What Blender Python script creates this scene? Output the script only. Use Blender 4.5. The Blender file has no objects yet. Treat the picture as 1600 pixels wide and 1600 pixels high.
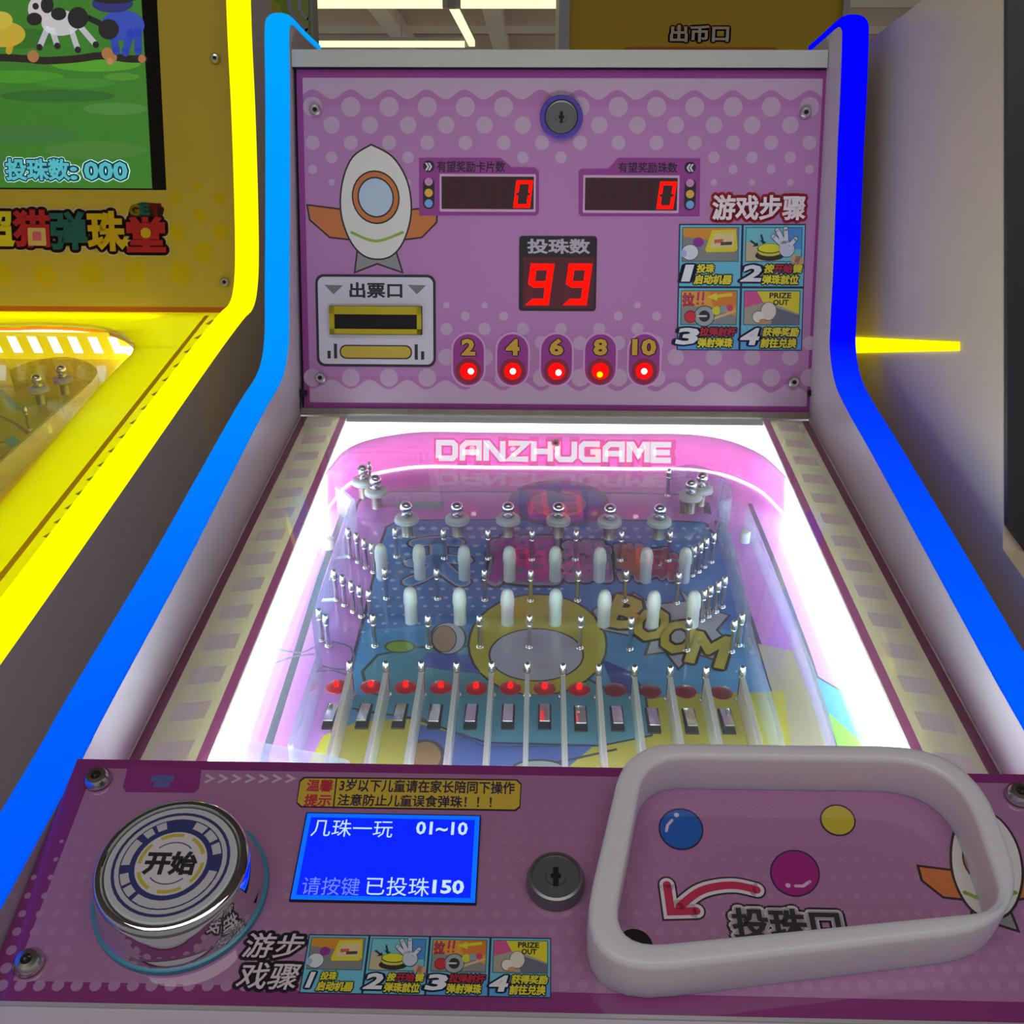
import bpy, math
from mathutils import Matrix, Vector
S = bpy.context.scene
COL = S.collection

# ------------------------------------------------------------------ camera, world, exposure
Z0 = 1.05                                   # height of the hinge line between playfield glass and upright panel
CP, CY, CR = math.radians(15), math.radians(1.36563323), math.radians(0.27352418)
CAMP = Vector((-0.010818, -0.762838, 0.134665 + Z0))
FPX = 1700.0
_cp, _sp, _cy, _sy = math.cos(CP), math.sin(CP), math.cos(CY), math.sin(CY)
FW = Vector((-_sy * _cp, _cy * _cp, -_sp)); RT0 = Vector((_cy, _sy, 0)); UP0 = RT0.cross(FW)
RT = RT0 * math.cos(CR) + UP0 * math.sin(CR); UP = -RT0 * math.sin(CR) + UP0 * math.cos(CR)
cam = bpy.data.cameras.new('camera'); cam.sensor_width = 36; cam.lens = 36 * FPX / 1600; cam.clip_start = 0.02; cam.clip_end = 100
camo = bpy.data.objects.new('camera', cam); COL.objects.link(camo)
camo.matrix_world = Matrix(((RT.x, UP.x, -FW.x, CAMP.x), (RT.y, UP.y, -FW.y, CAMP.y), (RT.z, UP.z, -FW.z, CAMP.z), (0, 0, 0, 1)))
S.camera = camo
S.view_settings.view_transform = 'Standard'; S.view_settings.look = 'None'
S.view_settings.exposure = 0.0; S.view_settings.gamma = 1.0
S.cycles.use_denoising = True
S.cycles.max_bounces = 10; S.cycles.transparent_max_bounces = 24; S.cycles.diffuse_bounces = 4
S.cycles.caustics_reflective = False; S.cycles.caustics_refractive = False
wd = bpy.data.worlds.new('arcade'); S.world = wd; wd.use_nodes = True
wd.node_tree.nodes['Background'].inputs[0].default_value = (0.60, 0.575, 0.60, 1)
wd.node_tree.nodes['Background'].inputs[1].default_value = 0.33

def area(name, loc, rot, sx, sy, power, col=(1, 1, 1)):
    l = bpy.data.lights.new(name, 'AREA'); l.shape = 'RECTANGLE'; l.size = sx; l.size_y = sy; l.energy = power; l.color = col
    o = bpy.data.objects.new(name, l); o.location = loc; o.rotation_euler = rot; COL.objects.link(o); return o
area('hall_ceiling_light', (0.0, -1.6, 2.75), (math.radians(-18), 0, 0), 2.4, 1.0, 20.0, (1, 0.98, 0.97))

area('ceiling_fill_uplight', (0, 11, 2.3), (math.pi, 0, 0), 10, 14, 60.0, (1, 0.93, 0.8))  # unseen fill light, added to brighten the ceiling from below

# ------------------------------------------------------------------ colours and materials
def lin(c):
    return tuple(((x / 255) / 12.92 if x / 255 <= 0.04045 else ((x / 255 + 0.055) / 1.055) ** 2.4) for x in c)
MATS = {}
def newmat(name):
    m = bpy.data.materials.new(name); m.use_nodes = True; MATS[name] = m
    return m, m.node_tree.nodes, m.node_tree.links
def P(name, col, rough=0.5, metal=0.0, coat=0.0, coat_rough=0.03, noise=0.0, nscale=40, spec=0.5, trans=0.0, sss=0.0):
    m, n, l = newmat(name); b = n['Principled BSDF']; c = lin(col)
    b.inputs['Roughness'].default_value = rough; b.inputs['Metallic'].default_value = metal
    b.inputs['Coat Weight'].default_value = coat; b.inputs['Coat Roughness'].default_value = coat_rough
    b.inputs['Specular IOR Level'].default_value = spec; b.inputs['Transmission Weight'].default_value = trans
    tc = n.new('ShaderNodeTexCoord'); nz = n.new('ShaderNodeTexNoise'); nz.inputs['Scale'].default_value = nscale; nz.inputs['Detail'].default_value = 4
    l.new(tc.outputs['Object'], nz.inputs['Vector'])
    r = n.new('ShaderNodeMix'); r.data_type = 'RGBA'; l.new(nz.outputs['Fac'], r.inputs['Factor'])
    a = max(noise, 0.02)
    r.inputs[6].default_value = tuple(max(0, x * (1 - a)) for x in c) + (1,); r.inputs[7].default_value = tuple(min(1, x * (1 + a)) for x in c) + (1,)
    l.new(r.outputs[2], b.inputs['Base Color'])
    if sss:
        b.inputs['Subsurface Weight'].default_value = sss; b.inputs['Subsurface Scale'].default_value = 0.008
    return m
def EMIT(name, col, s):
    m, n, l = newmat(name); n.remove(n['Principled BSDF']); e = n.new('ShaderNodeEmission')
    e.inputs[0].default_value = lin(col) + (1,); e.inputs[1].default_value = s
    l.new(e.outputs[0], n['Material Output'].inputs[0]); return m
def INK(name, rough=0.45, coat=1.0, coat_rough=0.03, transl=0.0, emit=0.0):
    m, n, l = newmat(name); b = n['Principled BSDF']; a = n.new('ShaderNodeAttribute'); a.attribute_name = 'ink'
    l.new(a.outputs['Color'], b.inputs['Base Color']); b.inputs['Roughness'].default_value = rough
    b.inputs['Coat Weight'].default_value = coat; b.inputs['Coat Roughness'].default_value = coat_rough
    if emit:
        l.new(a.outputs['Color'], b.inputs['Emission Color']); b.inputs['Emission Strength'].default_value = emit
    if transl:
        t = n.new('ShaderNodeBsdfTranslucent'); l.new(a.outputs['Color'], t.inputs[0]); x = n.new('ShaderNodeMixShader'); x.inputs[0].default_value = transl
        l.new(b.outputs[0], x.inputs[1]); l.new(t.outputs[0], x.inputs[2]); l.new(x.outputs[0], n['Material Output'].inputs[0])
    return m
def CLEAR(name, tint, glass_refl=1.0, body=0.0, body_col=(255, 255, 255), rough=0.02):
    """clear sheet: see-through tint plus a Schlick reflection, optionally a little milky body"""
    m, n, l = newmat(name); n.remove(n['Principled BSDF'])
    tr = n.new('ShaderNodeBsdfTransparent'); tr.inputs[0].default_value = lin(tint) + (1,)
    gl = n.new('ShaderNodeBsdfGlossy'); gl.inputs['Roughness'].default_value = rough
    lw = n.new('ShaderNodeLayerWeight'); pw = n.new('ShaderNodeMath'); pw.operation = 'POWER'; pw.inputs[1].default_value = 5
    l.new(lw.outputs['Facing'], pw.inputs[0])
    ma = n.new('ShaderNodeMath'); ma.operation = 'MULTIPLY_ADD'; ma.inputs[1].default_value = 0.96 * glass_refl; ma.inputs[2].default_value = 0.04 * glass_refl
    l.new(pw.outputs[0], ma.inputs[0])
    src = tr
    if body:
        df = n.new('ShaderNodeBsdfDiffuse'); df.inputs[0].default_value = lin(body_col) + (1,)
        tl = n.new('ShaderNodeBsdfTranslucent'); tl.inputs[0].default_value = lin(body_col) + (1,)
        x0 = n.new('ShaderNodeMixShader'); l.new(df.outputs[0], x0.inputs[1]); l.new(tl.outputs[0], x0.inputs[2])
        x1 = n.new('ShaderNodeMixShader'); x1.inputs[0].default_value = body; l.new(tr.outputs[0], x1.inputs[1]); l.new(x0.outputs[0], x1.inputs[2]); src = x1
    x = n.new('ShaderNodeMixShader'); l.new(ma.outputs[0], x.inputs[0]); l.new(src.outputs[0], x.inputs[1]); l.new(gl.outputs[0], x.inputs[2])
    l.new(x.outputs[0], n['Material Output'].inputs[0]); return m
def STRIP(name, stops, strength):
    """LED strip whose colour programme changes along world height (z)"""
    m, n, l = newmat(name); n.remove(n['Principled BSDF']); e = n.new('ShaderNodeEmission'); e.inputs[1].default_value = strength
    g = n.new('ShaderNodeTexCoord'); sx = n.new('ShaderNodeSeparateXYZ'); l.new(g.outputs['Object'], sx.inputs[0])
    mr = n.new('ShaderNodeMapRange'); z0, z1 = stops[0][0], stops[-1][0]
    mr.inputs['From Min'].default_value = z0; mr.inputs['From Max'].default_value = z1; l.new(sx.outputs['Z'], mr.inputs['Value'])
    cr = n.new('ShaderNodeValToRGB'); el = cr.color_ramp.elements
    while len(el) < len(stops): el.new(0.5)
    for i, (z, c) in enumerate(stops):
        el[i].position = (z - z0) / (z1 - z0); el[i].color = lin(c) + (1,)
    l.new(mr.outputs[0], cr.inputs[0]); l.new(cr.outputs[0], e.inputs[0]); l.new(e.outputs[0], n['Material Output'].inputs[0]); return m

INK('arch_pink', 0.3, 0.4, 0.05, transl=0.5)
INK('print', 0.5, 1.0, 0.04)
INK('print_matte', 0.5, 0.15, 0.2)
INK('print_floor', 0.35, 1.0, 0.02)
INK('print_backlit', 0.5, 0.3, 0.1, transl=0.45)
INK('letter', 0.5, 0.0, 0.2, emit=0.8)
INK('print_flat', 0.7, 0.1, 0.15)
MATS['print_flat'].node_tree.nodes['Principled BSDF'].inputs['Specular IOR Level'].default_value = 0.15
INK('backlit_yellow', 0.5, 0.0, 0.2, emit=0.9)
P('lock_metal', (128, 130, 132), 0.3, 0.6)
P('collar_purple', (78, 58, 170), 0.35)
INK('screen', 0.4, 1.0, 0.03, emit=0.55)
INK('lcd', 0.3, 0.6, 0.03, emit=1.0)
P('white_laminate', (216, 204, 216), 0.35, noise=0.03, nscale=14)
P('cabinet_side', (236, 226, 234), 0.05, noise=0.02, coat=0.0); MATS['cabinet_side'].node_tree.nodes['Principled BSDF'].inputs['IOR'].default_value = 1.7
P('grey_bar', (205, 205, 195), 0.4, noise=0.03)
P('steel', (222, 220, 212), 0.2, 1.0)
P('brushed', (170, 162, 145), 0.35, 1.0, noise=0.15, nscale=120)
P('chrome', (225, 226, 228), 0.05, 1.0)
P('black', (14, 13, 16), 0.4)
P('dark_grey', (44, 44, 48), 0.4)
P('silicone', (232, 240, 238), 0.4, sss=0.5)
P('milky', (240, 236, 242), 0.35, sss=0.6)
P('divider_white', (228, 240, 236), 0.35, sss=0.3)
P('grey_panel', (226, 208, 176), 0.45, coat=0.12, coat_rough=0.2, noise=0.08, nscale=5)
P('yellow_side', (214, 204, 20), 0.3, coat=0.6)
P('orange', (228, 120, 20), 0.4)
P('yellow_slot', (200, 180, 30), 0.35)
P('teal_plastic', (70, 160, 185), 0.3)
P('red_lens_off', (150, 24, 34), 0.2, coat=1)
P('red_lens', (215, 20, 30), 0.2, coat=1)
P('purple_plastic', (92, 72, 178), 0.35)
P('ceiling_dark', (190, 172, 158), 0.7, noise=0.1, nscale=2)
P('beam_grey', (240, 228, 214), 0.6, noise=0.08, nscale=3)
P('floor_tile', (120, 116, 112), 0.3, noise=0.15, nscale=3)
P('wall_dark', (52, 50, 56), 0.7, noise=0.1, nscale=2)
P('alu', (196, 194, 196), 0.35, 0.3)
CLEAR('glass', (250, 252, 252), 1.0, body=0.03, body_col=(240, 244, 250))  # faint milky body paints in the haze of reflected surroundings
CLEAR('acrylic', (238, 240, 250), 1.0, body=0.24, body_col=(236, 240, 250))
CLEAR('acrylic_yellow', (245, 240, 190), 1.0, body=0.3, body_col=(235, 225, 120))
EMIT('white_led', (226, 255, 250), 10.0)
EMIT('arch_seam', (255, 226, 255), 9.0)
EMIT('arch_back', (255, 236, 250), 5.0)
EMIT('front_fill_glow', (236, 255, 250), 55.0)
EMIT('ledge_led', (232, 255, 250), 3.0)
EMIT('under_led', (236, 248, 226), 3.0)
EMIT('red_led', (255, 12, 6), 2.2)
EMIT('red_glow', (255, 10, 10), 1.6)
EMIT('hot_led', (255, 235, 215), 6.0)
EMIT('orange_led', (255, 170, 0), 3.0)
EMIT('lamp_tube', (255, 244, 176), 1.6)
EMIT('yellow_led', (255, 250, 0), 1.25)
EMIT('yellow_under', (255, 240, 120), 22.0)
EMIT('deck_led', (248, 255, 190), 5.0)
EMIT('sun_panel', (255, 252, 235), 2.2)
STRIP('strip_left_light', [(Z0 - 0.16, (0, 64, 255)), (Z0 - 0.05, (0, 96, 255)), (Z0 + 0.05, (0, 150, 255)), (Z0 + 0.3, (0, 168, 255))], 1.0)
STRIP('strip_right_light', [(Z0 - 0.16, (0, 120, 255)), (Z0 - 0.02, (0, 84, 255)), (Z0 + 0.06, (6, 6, 255)), (Z0 + 0.3, (0, 0, 255))], 1.0)

# ------------------------------------------------------------------ planes and pixel rays
def ray(px, py):
    return RT * ((px - 800) / FPX) + UP * ((800 - py) / FPX) + FW
class Plane:
    def __init__(s, o, u, v):
        s.o = Vector(o); s.u = Vector(u).normalized(); s.v = Vector(v).normalized(); s.n = s.u.cross(s.v)
        s.T = Matrix(((s.u.x, s.v.x, s.n.x, s.o.x), (s.u.y, s.v.y, s.n.y, s.o.y), (s.u.z, s.v.z, s.n.z, s.o.z), (0, 0, 0, 1)))
    def hit(s, px, py, off=0.0):
        d = ray(px, py); o = s.o + s.n * off; t = (o - CAMP).dot(s.n) / d.dot(s.n); q = CAMP + d * t - s.o
        return (q.dot(s.u), q.dot(s.v))
    def at(s, a, b, h=0.0):
        return s.o + s.u * a + s.v * b + s.n * h
    def shifted(s, h):
        return Plane(s.o + s.n * h, s.u, s.v)
def dirv(deg): return Vector((0, math.cos(math.radians(deg)), math.sin(math.radians(deg))))
X = Vector((1, 0, 0)); O = Vector((0, 0, Z0))
DECK_S, HEAD_L, CTRL_S = 13.0098, 5.732, 25.429
DECK = Plane(O, X, dirv(DECK_S))
HEAD = Plane(O, X, (0, math.sin(math.radians(HEAD_L)), math.cos(math.radians(HEAD_L))))
DEPTH = 0.025
FLOOR = DECK.shifted(-DEPTH)
_d = ray(865, 1198); _q = DECK.shifted(0.034); _a, _b = _q.hit(865, 1198)
CTRL = Plane(_q.at(0, _b), X, dirv(CTRL_S))

# ------------------------------------------------------------------ mesh builder
class M:
    def __init__(s): s.v = []; s.f = []; s.m = []; s.c = []
    def add(s, vs, fs, mat, col=(200, 200, 200), T=None):
        b = len(s.v)
        for p in vs:
            p = Vector(p); s.v.append(tuple(T @ p) if T is not None else tuple(p))
        for f in fs:
            s.f.append(tuple(i + b for i in f)); s.m.append(mat); s.c.append(col)
    def box(s, lo, hi, mat, T=None, col=(200, 200, 200)):
        (x0, y0, z0), (x1, y1, z1) = lo, hi
        s.add([(x0, y0, z0), (x1, y0, z0), (x1, y1, z0), (x0, y1, z0), (x0, y0, z1), (x1, y0, z1), (x1, y1, z1), (x0, y1, z1)],
              [(3, 2, 1, 0), (4, 5, 6, 7), (0, 1, 5, 4), (1, 2, 6, 5), (2, 3, 7, 6), (3, 0, 4, 7)], mat, col, T)
    def lathe(s, prof, mat, seg=24, T=None, caps=True):
        vs = []; fs = []
        for r, z in prof:
            for k in range(seg):
                a = 2 * math.pi * k / seg; vs.append((r * math.cos(a), r * math.sin(a), z))
        for i in range(len(prof) - 1):
            for k in range(seg):
                k2 = (k + 1) % seg; fs.append((i * seg + k, i * seg + k2, (i + 1) * seg + k2, (i + 1) * seg + k))
        if caps:
            fs.append(tuple(range(seg - 1, -1, -1))); fs.append(tuple((len(prof) - 1) * seg + k for k in range(seg)))
        s.add(vs, fs, mat, T=T)
    def prism(s, pts, z0, z1, mat, T=None, col=(200, 200, 200)):
        ar = sum(pts[i][0] * pts[(i + 1) % len(pts)][1] - pts[(i + 1) % len(pts)][0] * pts[i][1] for i in range(len(pts)))
        if ar < 0: pts = pts[::-1]
        n = len(pts)
        s.add([(x, y, z0) for x, y in pts] + [(x, y, z1) for x, y in pts],
              [tuple(range(n - 1, -1, -1)), tuple(range(n, 2 * n))] + [(i, (i + 1) % n, n + (i + 1) % n, n + i) for i in range(n)], mat, col, T)
    def wall(s, pts, z0, z1, th, mat, T=None):
        """upright band of thickness th along an open 2D path"""
        L, R = offset(pts, th / 2), offset(pts, -th / 2)
        s.prism(L + R[::-1], z0, z1, mat, T) if False else s._band(L, R, z0, z1, mat, T)
    def _band(s, L, R, z0, z1, mat, T):
        n = len(L); vs = [(x, y, z) for P_ in (L, R) for z in (z0, z1) for x, y in P_]
        a, b, c, d = 0, n, 2 * n, 3 * n; fs = []
        for i in range(n - 1):
            fs += [(a + i, b + i, b + i + 1, a + i + 1), (c + i, c + i + 1, d + i + 1, d + i), (b + i, d + i, d + i + 1, b + i + 1), (a + i, a + i + 1, c + i + 1, c + i)]
        fs += [(a, c, d, b), (a + n - 1, b + n - 1, d + n - 1, c + n - 1)]
        s.add(vs, fs, mat, T=T)
    def sweep(s, path, sect, mat, closed=False):
        """path: list of (pos, side, normal) frames; sect: closed 2D loop in (side, normal)"""
        vs = []; m = len(sect)
        for p, a, b in path:
            for x, y in sect: vs.append(p + a * x + b * y)
        fs = []
        for i in range(len(path) - 1):
            for k in range(m):
                k2 = (k + 1) % m; fs.append((i * m + k, i * m + k2, (i + 1) * m + k2, (i + 1) * m + k))
        fs.append(tuple(range(m - 1, -1, -1))); fs.append(tuple((len(path) - 1) * m + k for k in range(m)))
        s.add(vs, fs, mat)
    def mesh(s, name, smooth=True, ang=35):
        me = bpy.data.meshes.new(name); me.from_pydata(s.v, [], s.f)
        keys = []
        for k in s.m:
            if k not in keys: keys.append(k)
        for k in keys: me.materials.append(MATS[k])
        ix = {k: i for i, k in enumerate(keys)}
        me.polygons.foreach_set('material_index', [ix[k] for k in s.m])
        at = me.color_attributes.new('ink', 'FLOAT_COLOR', 'CORNER'); buf = []
        cache = {}
        for f, c in zip(s.f, s.c):
            if c not in cache: cache[c] = list(lin(c)) + [1.0]
            buf += cache[c] * len(f)
        at.data.foreach_set('color', buf)
        if smooth:
            me.polygons.foreach_set('use_smooth', [True] * len(s.f)); me.set_sharp_from_angle(angle=math.radians(ang))
        me.update(); return me
WM = {}
def link(name, me, parent=None, W=None, label=None, cat=None, group=None, kind=None):
    o = bpy.data.objects.new(name, me); COL.objects.link(o); W = W or Matrix.Identity(4)
    if parent is not None:
        o.parent = parent; o.matrix_parent_inverse = WM[parent.name].inverted()
    o.matrix_basis = W; WM[o.name] = W.copy()
    if label: o['label'] = label
    if cat: o['category'] = cat
    if group: o['group'] = group
    if kind: o['kind'] = kind
    return o
def thing(name, loc, label, cat, group=None):
    return link(name, None, None, Matrix.Translation(loc), label, cat, group)
def offset(pts, d):
    out = []
    for i, p in enumerate(pts):
        a = Vector(pts[max(i - 1, 0)]); b = Vector(pts[min(i + 1, len(pts) - 1)]); p = Vector(p)
        t1 = (p - a).normalized() if i > 0 else None; t2 = (b - p).normalized() if i < len(pts) - 1 else None
        t1 = t1 or t2; t2 = t2 or t1; n1 = Vector((-t1.y, t1.x)); n2 = Vector((-t2.y, t2.x)); m = (n1 + n2)
        if m.length < 1e-6: m = n1
        m.normalize(); k = max(m.dot(n1), 0.45); q = p + m * (d / k); out.append((q.x, q.y))
    return out
def smoothpath(pts, k=6):
    """Catmull-Rom through pts"""
    P_ = [Vector(p) for p in pts]; out = []
    for i in range(len(P_) - 1):
        p0 = P_[max(i - 1, 0)]; p1 = P_[i]; p2 = P_[i + 1]; p3 = P_[min(i + 2, len(P_) - 1)]
        for j in range(k):
            t = j / k; out.append(0.5 * ((2 * p1) + (p2 - p0) * t + (2 * p0 - 5 * p1 + 4 * p2 - p3) * t * t + (3 * p1 - p0 - 3 * p2 + p3) * t ** 3))
    out.append(P_[-1]); return [tuple(p) for p in out]

# ------------------------------------------------------------------ lettering
_TC = {}
def glyphs(body, bev=0.0):
    key = (body, round(bev, 4))
    if key in _TC: return _TC[key]
    cu = bpy.data.curves.new('lettering', 'FONT'); cu.body = body; cu.resolution_u = 2; cu.fill_mode = 'FRONT'
    if bev: cu.bevel_depth = bev; cu.bevel_resolution = 0
    ob = bpy.data.objects.new('lettering', cu); COL.objects.link(ob)
    dg = bpy.context.evaluated_depsgraph_get(); ev = ob.evaluated_get(dg); me = ev.to_mesh()
    vs = [(v.co.x, v.co.y) for v in me.vertices]; fs = [tuple(p.vertices) for p in me.polygons]
    ev.to_mesh_clear(); bpy.data.objects.remove(ob); bpy.data.curves.remove(cu)
    _TC[key] = (vs, fs); return _TC[key]
def bbox(vs):
    return min(v[0] for v in vs), min(v[1] for v in vs), max(v[0] for v in vs), max(v[1] for v in vs)
TECH = {'D': [[(0, 0), (0, 6), (5, 6), (6, 5), (6, 1), (5, 0), (0, 0)]], 'A': [[(0, -.8), (0, 4.5), (1.5, 6), (6, 6), (6, -.8)], [(0, 2.4), (6, 2.4)]],
        'N': [[(0, -.8), (0, 6), (.6, 6), (5.4, 0), (6, 0), (6, 6.8)]], 'Z': [[(-.6, 6), (6, 6), (0, 0), (6.6, 0)]],
        'H': [[(0, -.8), (0, 6.8)], [(6, -.8), (6, 6.8)], [(0, 3), (6, 3)]], 'U': [[(0, 6.8), (0, 1), (1, 0), (5, 0), (6, 1), (6, 6.8)]],
        'G': [[(6.6, 6), (1, 6), (0, 5), (0, 1), (1, 0), (6, 0), (6, 3), (3.2, 3)]], 'M': [[(0, -.8), (0, 6), (1, 6), (3.2, 2.2), (5.4, 6), (6.4, 6), (6.4, -.8)]],
        'E': [[(6.4, 6), (0, 6), (0, 0), (6.4, 0)], [(0, 3), (6, 3)]]}
SEG = {'0': 'abcdef', '9': 'abcdfg', '8': 'abcdefg'}

class Art:
    """flat print built up in thin ink layers on a plane, all in one mesh"""
    def __init__(s, pl, mat='print', step=4e-5): s.pl = pl; s.mat = mat; s.m = M(); s.step = step
    def z(s, L): return L * s.step
    def loc(s, pts): return [s.pl.hit(*p) for p in pts]
    def polyl(s, pts, col, L=1, mat=None):
        ar = sum(pts[i][0] * pts[(i + 1) % len(pts)][1] - pts[(i + 1) % len(pts)][0] * pts[i][1] for i in range(len(pts)))
        if ar < 0: pts = pts[::-1]
        s.m.add([(x, y, s.z(L)) for x, y in pts], [tuple(range(len(pts)))], mat or s.mat, col)
    def poly(s, pts, col, L=1, mat=None): s.polyl(s.loc(pts), col, L, mat)
    def scale(s, px, py):
        a = s.pl.hit(px - 5, py); b = s.pl.hit(px + 5, py); return math.hypot(b[0] - a[0], b[1] - a[1]) / 10
    def circ(s, px, py, r, col, L=1, mat=None, sy=1.0, n=28):
        c = s.pl.hit(px, py); k = s.scale(px, py) * r
        s.polyl([(c[0] + k * math.cos(2 * math.pi * i / n), c[1] + sy * k * math.sin(2 * math.pi * i / n)) for i in range(n)], col, L, mat)
    def ell(s, px, py, rx, ry, col, L=1, rot=0, n=32, mat=None):
        cr, sr = math.cos(math.radians(rot)), math.sin(math.radians(rot))
        s.poly([(px + rx * math.cos(t) * cr - ry * math.sin(t) * sr, py + rx * math.cos(t) * sr + ry * math.sin(t) * cr) for t in [2 * math.pi * i / n for i in range(n)]], col, L, mat)
    def box(s, x0, y0, x1, y1):
        xm, ym = (x0 + x1) / 2, (y0 + y1) / 2
        return s.pl.hit(x0, ym)[0], s.pl.hit(xm, y1)[1], s.pl.hit(x1, ym)[0], s.pl.hit(xm, y0)[1]
    def rr(s, x0, y0, x1, y1, r, col, L=1, mat=None, grow=0.0):
        a, b, c, d = s.box(x0, y0, x1, y1); k = s.scale((x0 + x1) / 2, (y0 + y1) / 2); r *= k; g = grow * k
        a -= g; b -= g; c += g; d += g; r = min(max(r + g, 1e-5), (c - a) / 2 - 1e-6, (d - b) / 2 - 1e-6); pts = []
        for cx, cy, a0 in ((c - r, d - r, 0), (a + r, d - r, 90), (a + r, b + r, 180), (c - r, b + r, 270)):
            for i in range(7):
                t = math.radians(a0 + 15 * i); pts.append((cx + r * math.cos(t), cy + r * math.sin(t)))
        s.polyl(pts, col, L, mat)
    def strokel(s, pts, w, col, L=1, mat=None, cap=True):
        A, B = offset(pts, w / 2), offset(pts, -w / 2)
        for i in range(len(pts) - 1): s.polyl([A[i], A[i + 1], B[i + 1], B[i]], col, L, mat)
        if cap:
            for p in (pts[0], pts[-1]): s.polyl([(p[0] + w / 2 * math.cos(math.pi * i / 8), p[1] + w / 2 * math.sin(math.pi * i / 8)) for i in range(16)], col, L, mat)
    def stroke(s, pts, w, col, L=1, mat=None, cap=True, smooth=0):
        if smooth: pts = smoothpath(pts, smooth)
        q = s.loc(pts); mid = pts[len(pts) // 2]; s.strokel(q, w * s.scale(*mid), col, L, mat, cap)
    def outl(s, pts, w, col, L=1):
        s.stroke(list(pts) + [pts[0]], w, col, L)
    def text(s, body, bx, layers, shear=0.0, local=False, rot=0.0):
        """bx: pixel box of the glyphs; layers: (colour, stroke growth in em, layer[, material])"""
        a, b, c, d = bx if local else s.box(*bx)
        v0, _ = glyphs(body, 0); x0, y0, x1, y1 = bbox(v0); kx, ky = (c - a) / (x1 - x0), (d - b) / (y1 - y0)
        cr, sr = math.cos(math.radians(rot)), math.sin(math.radians(rot)); mx, my = (a + c) / 2, (b + d) / 2
        for ly in layers:
            col, g, L = ly[:3]; gb = min(g, .03); vs, fs = glyphs(body, gb); n0 = len(vs); out = []
            sh = [(0, 0)] if g <= .045 else [((g - gb) * math.cos(2 * math.pi * k / 12), (g - gb) * math.sin(2 * math.pi * k / 12)) for k in range(12)]
            if g <= .045 and g > gb: vs, fs = glyphs(body, g); n0 = len(vs)
            fs = [tuple(i + n0 * q for i in f) for q in range(len(sh)) for f in fs]; vs = [(x + hx, y + hy) for hx, hy in sh for x, y in vs]
            for x, y in vs:
                yy = b + (y - y0) * ky; xx = a + (x - x0) * kx + shear * (yy - my)
                dx, dy = xx - mx, yy - my; out.append((mx + dx * cr - dy * sr, my + dx * sr + dy * cr, s.z(L)))
            s.m.add(out, fs, ly[3] if len(ly) > 3 else s.mat, col)
    def tech(s, body, bx, layers):
        a, b, c, d = s.box(*bx); x = 0; st = []
        for ch in body:
            st += [[(px + x, py) for px, py in l] for l in TECH[ch]]; x += 8.6
        k = (c - a) / (x - 2.2 + 1.6); ky = (d - b) / 7.6
        for col, w, L in layers:
            for l in st:
                s.strokel([(a + (px + .8) * k, b + (py + .8) * ky) for px, py in l], w * k, col, L, cap=False)
                for e in (l[0], l[-1]):
                    if w > 2: s.strokel([(a + (e[0] + .8) * k - w * k / 2, b + (e[1] + .8) * ky), (a + (e[0] + .8) * k + w * k / 2, b + (e[1] + .8) * ky)], w * k, col, L, cap=False)
    def digit(s, ch, bx, mat, L, dim=None, slant=0.12, th=0.17, col=(255, 20, 10)):
        a, b, c, d = s.box(*bx); w, h = (c - a), (d - b); t = th * w; w0 = w - slant * h
        def q(x, y): return (a + x * w0 + slant * h * y + 0, b + y * h)
        tx = t / w0 / 1; ty = t / h; g = 0.012
        S_ = {'a': [(0, 1), (1, 1), (1 - tx, 1 - ty), (tx, 1 - ty)], 'd': [(0, 0), (tx, ty), (1 - tx, ty), (1, 0)],
              'f': [(0, 1), (tx, 1 - ty), (tx, .5 + ty / 2), (0, .5)], 'b': [(1, 1), (1, .5), (1 - tx, .5 + ty / 2), (1 - tx, 1 - ty)],
              'e': [(0, 0), (0, .5), (tx, .5 - ty / 2), (tx, ty)], 'c': [(1, 0), (1 - tx, ty), (1 - tx, .5 - ty / 2), (1, .5)],
              'g': [(0.02, .5), (tx, .5 + ty / 2), (1 - tx, .5 + ty / 2), (.98, .5), (1 - tx, .5 - ty / 2), (tx, .5 - ty / 2)]}
        for k_, pts in S_.items():
            if k_ in SEG[ch]: s.polyl([q(*p) for p in pts], col, L, mat)
            elif dim: s.polyl([q(*p) for p in pts], dim, L)
    def done(s, name, parent, **k): return link(name, s.m.mesh(name, smooth=False), parent, s.pl.T, **k)
INKD = (34, 24, 40)

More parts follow.
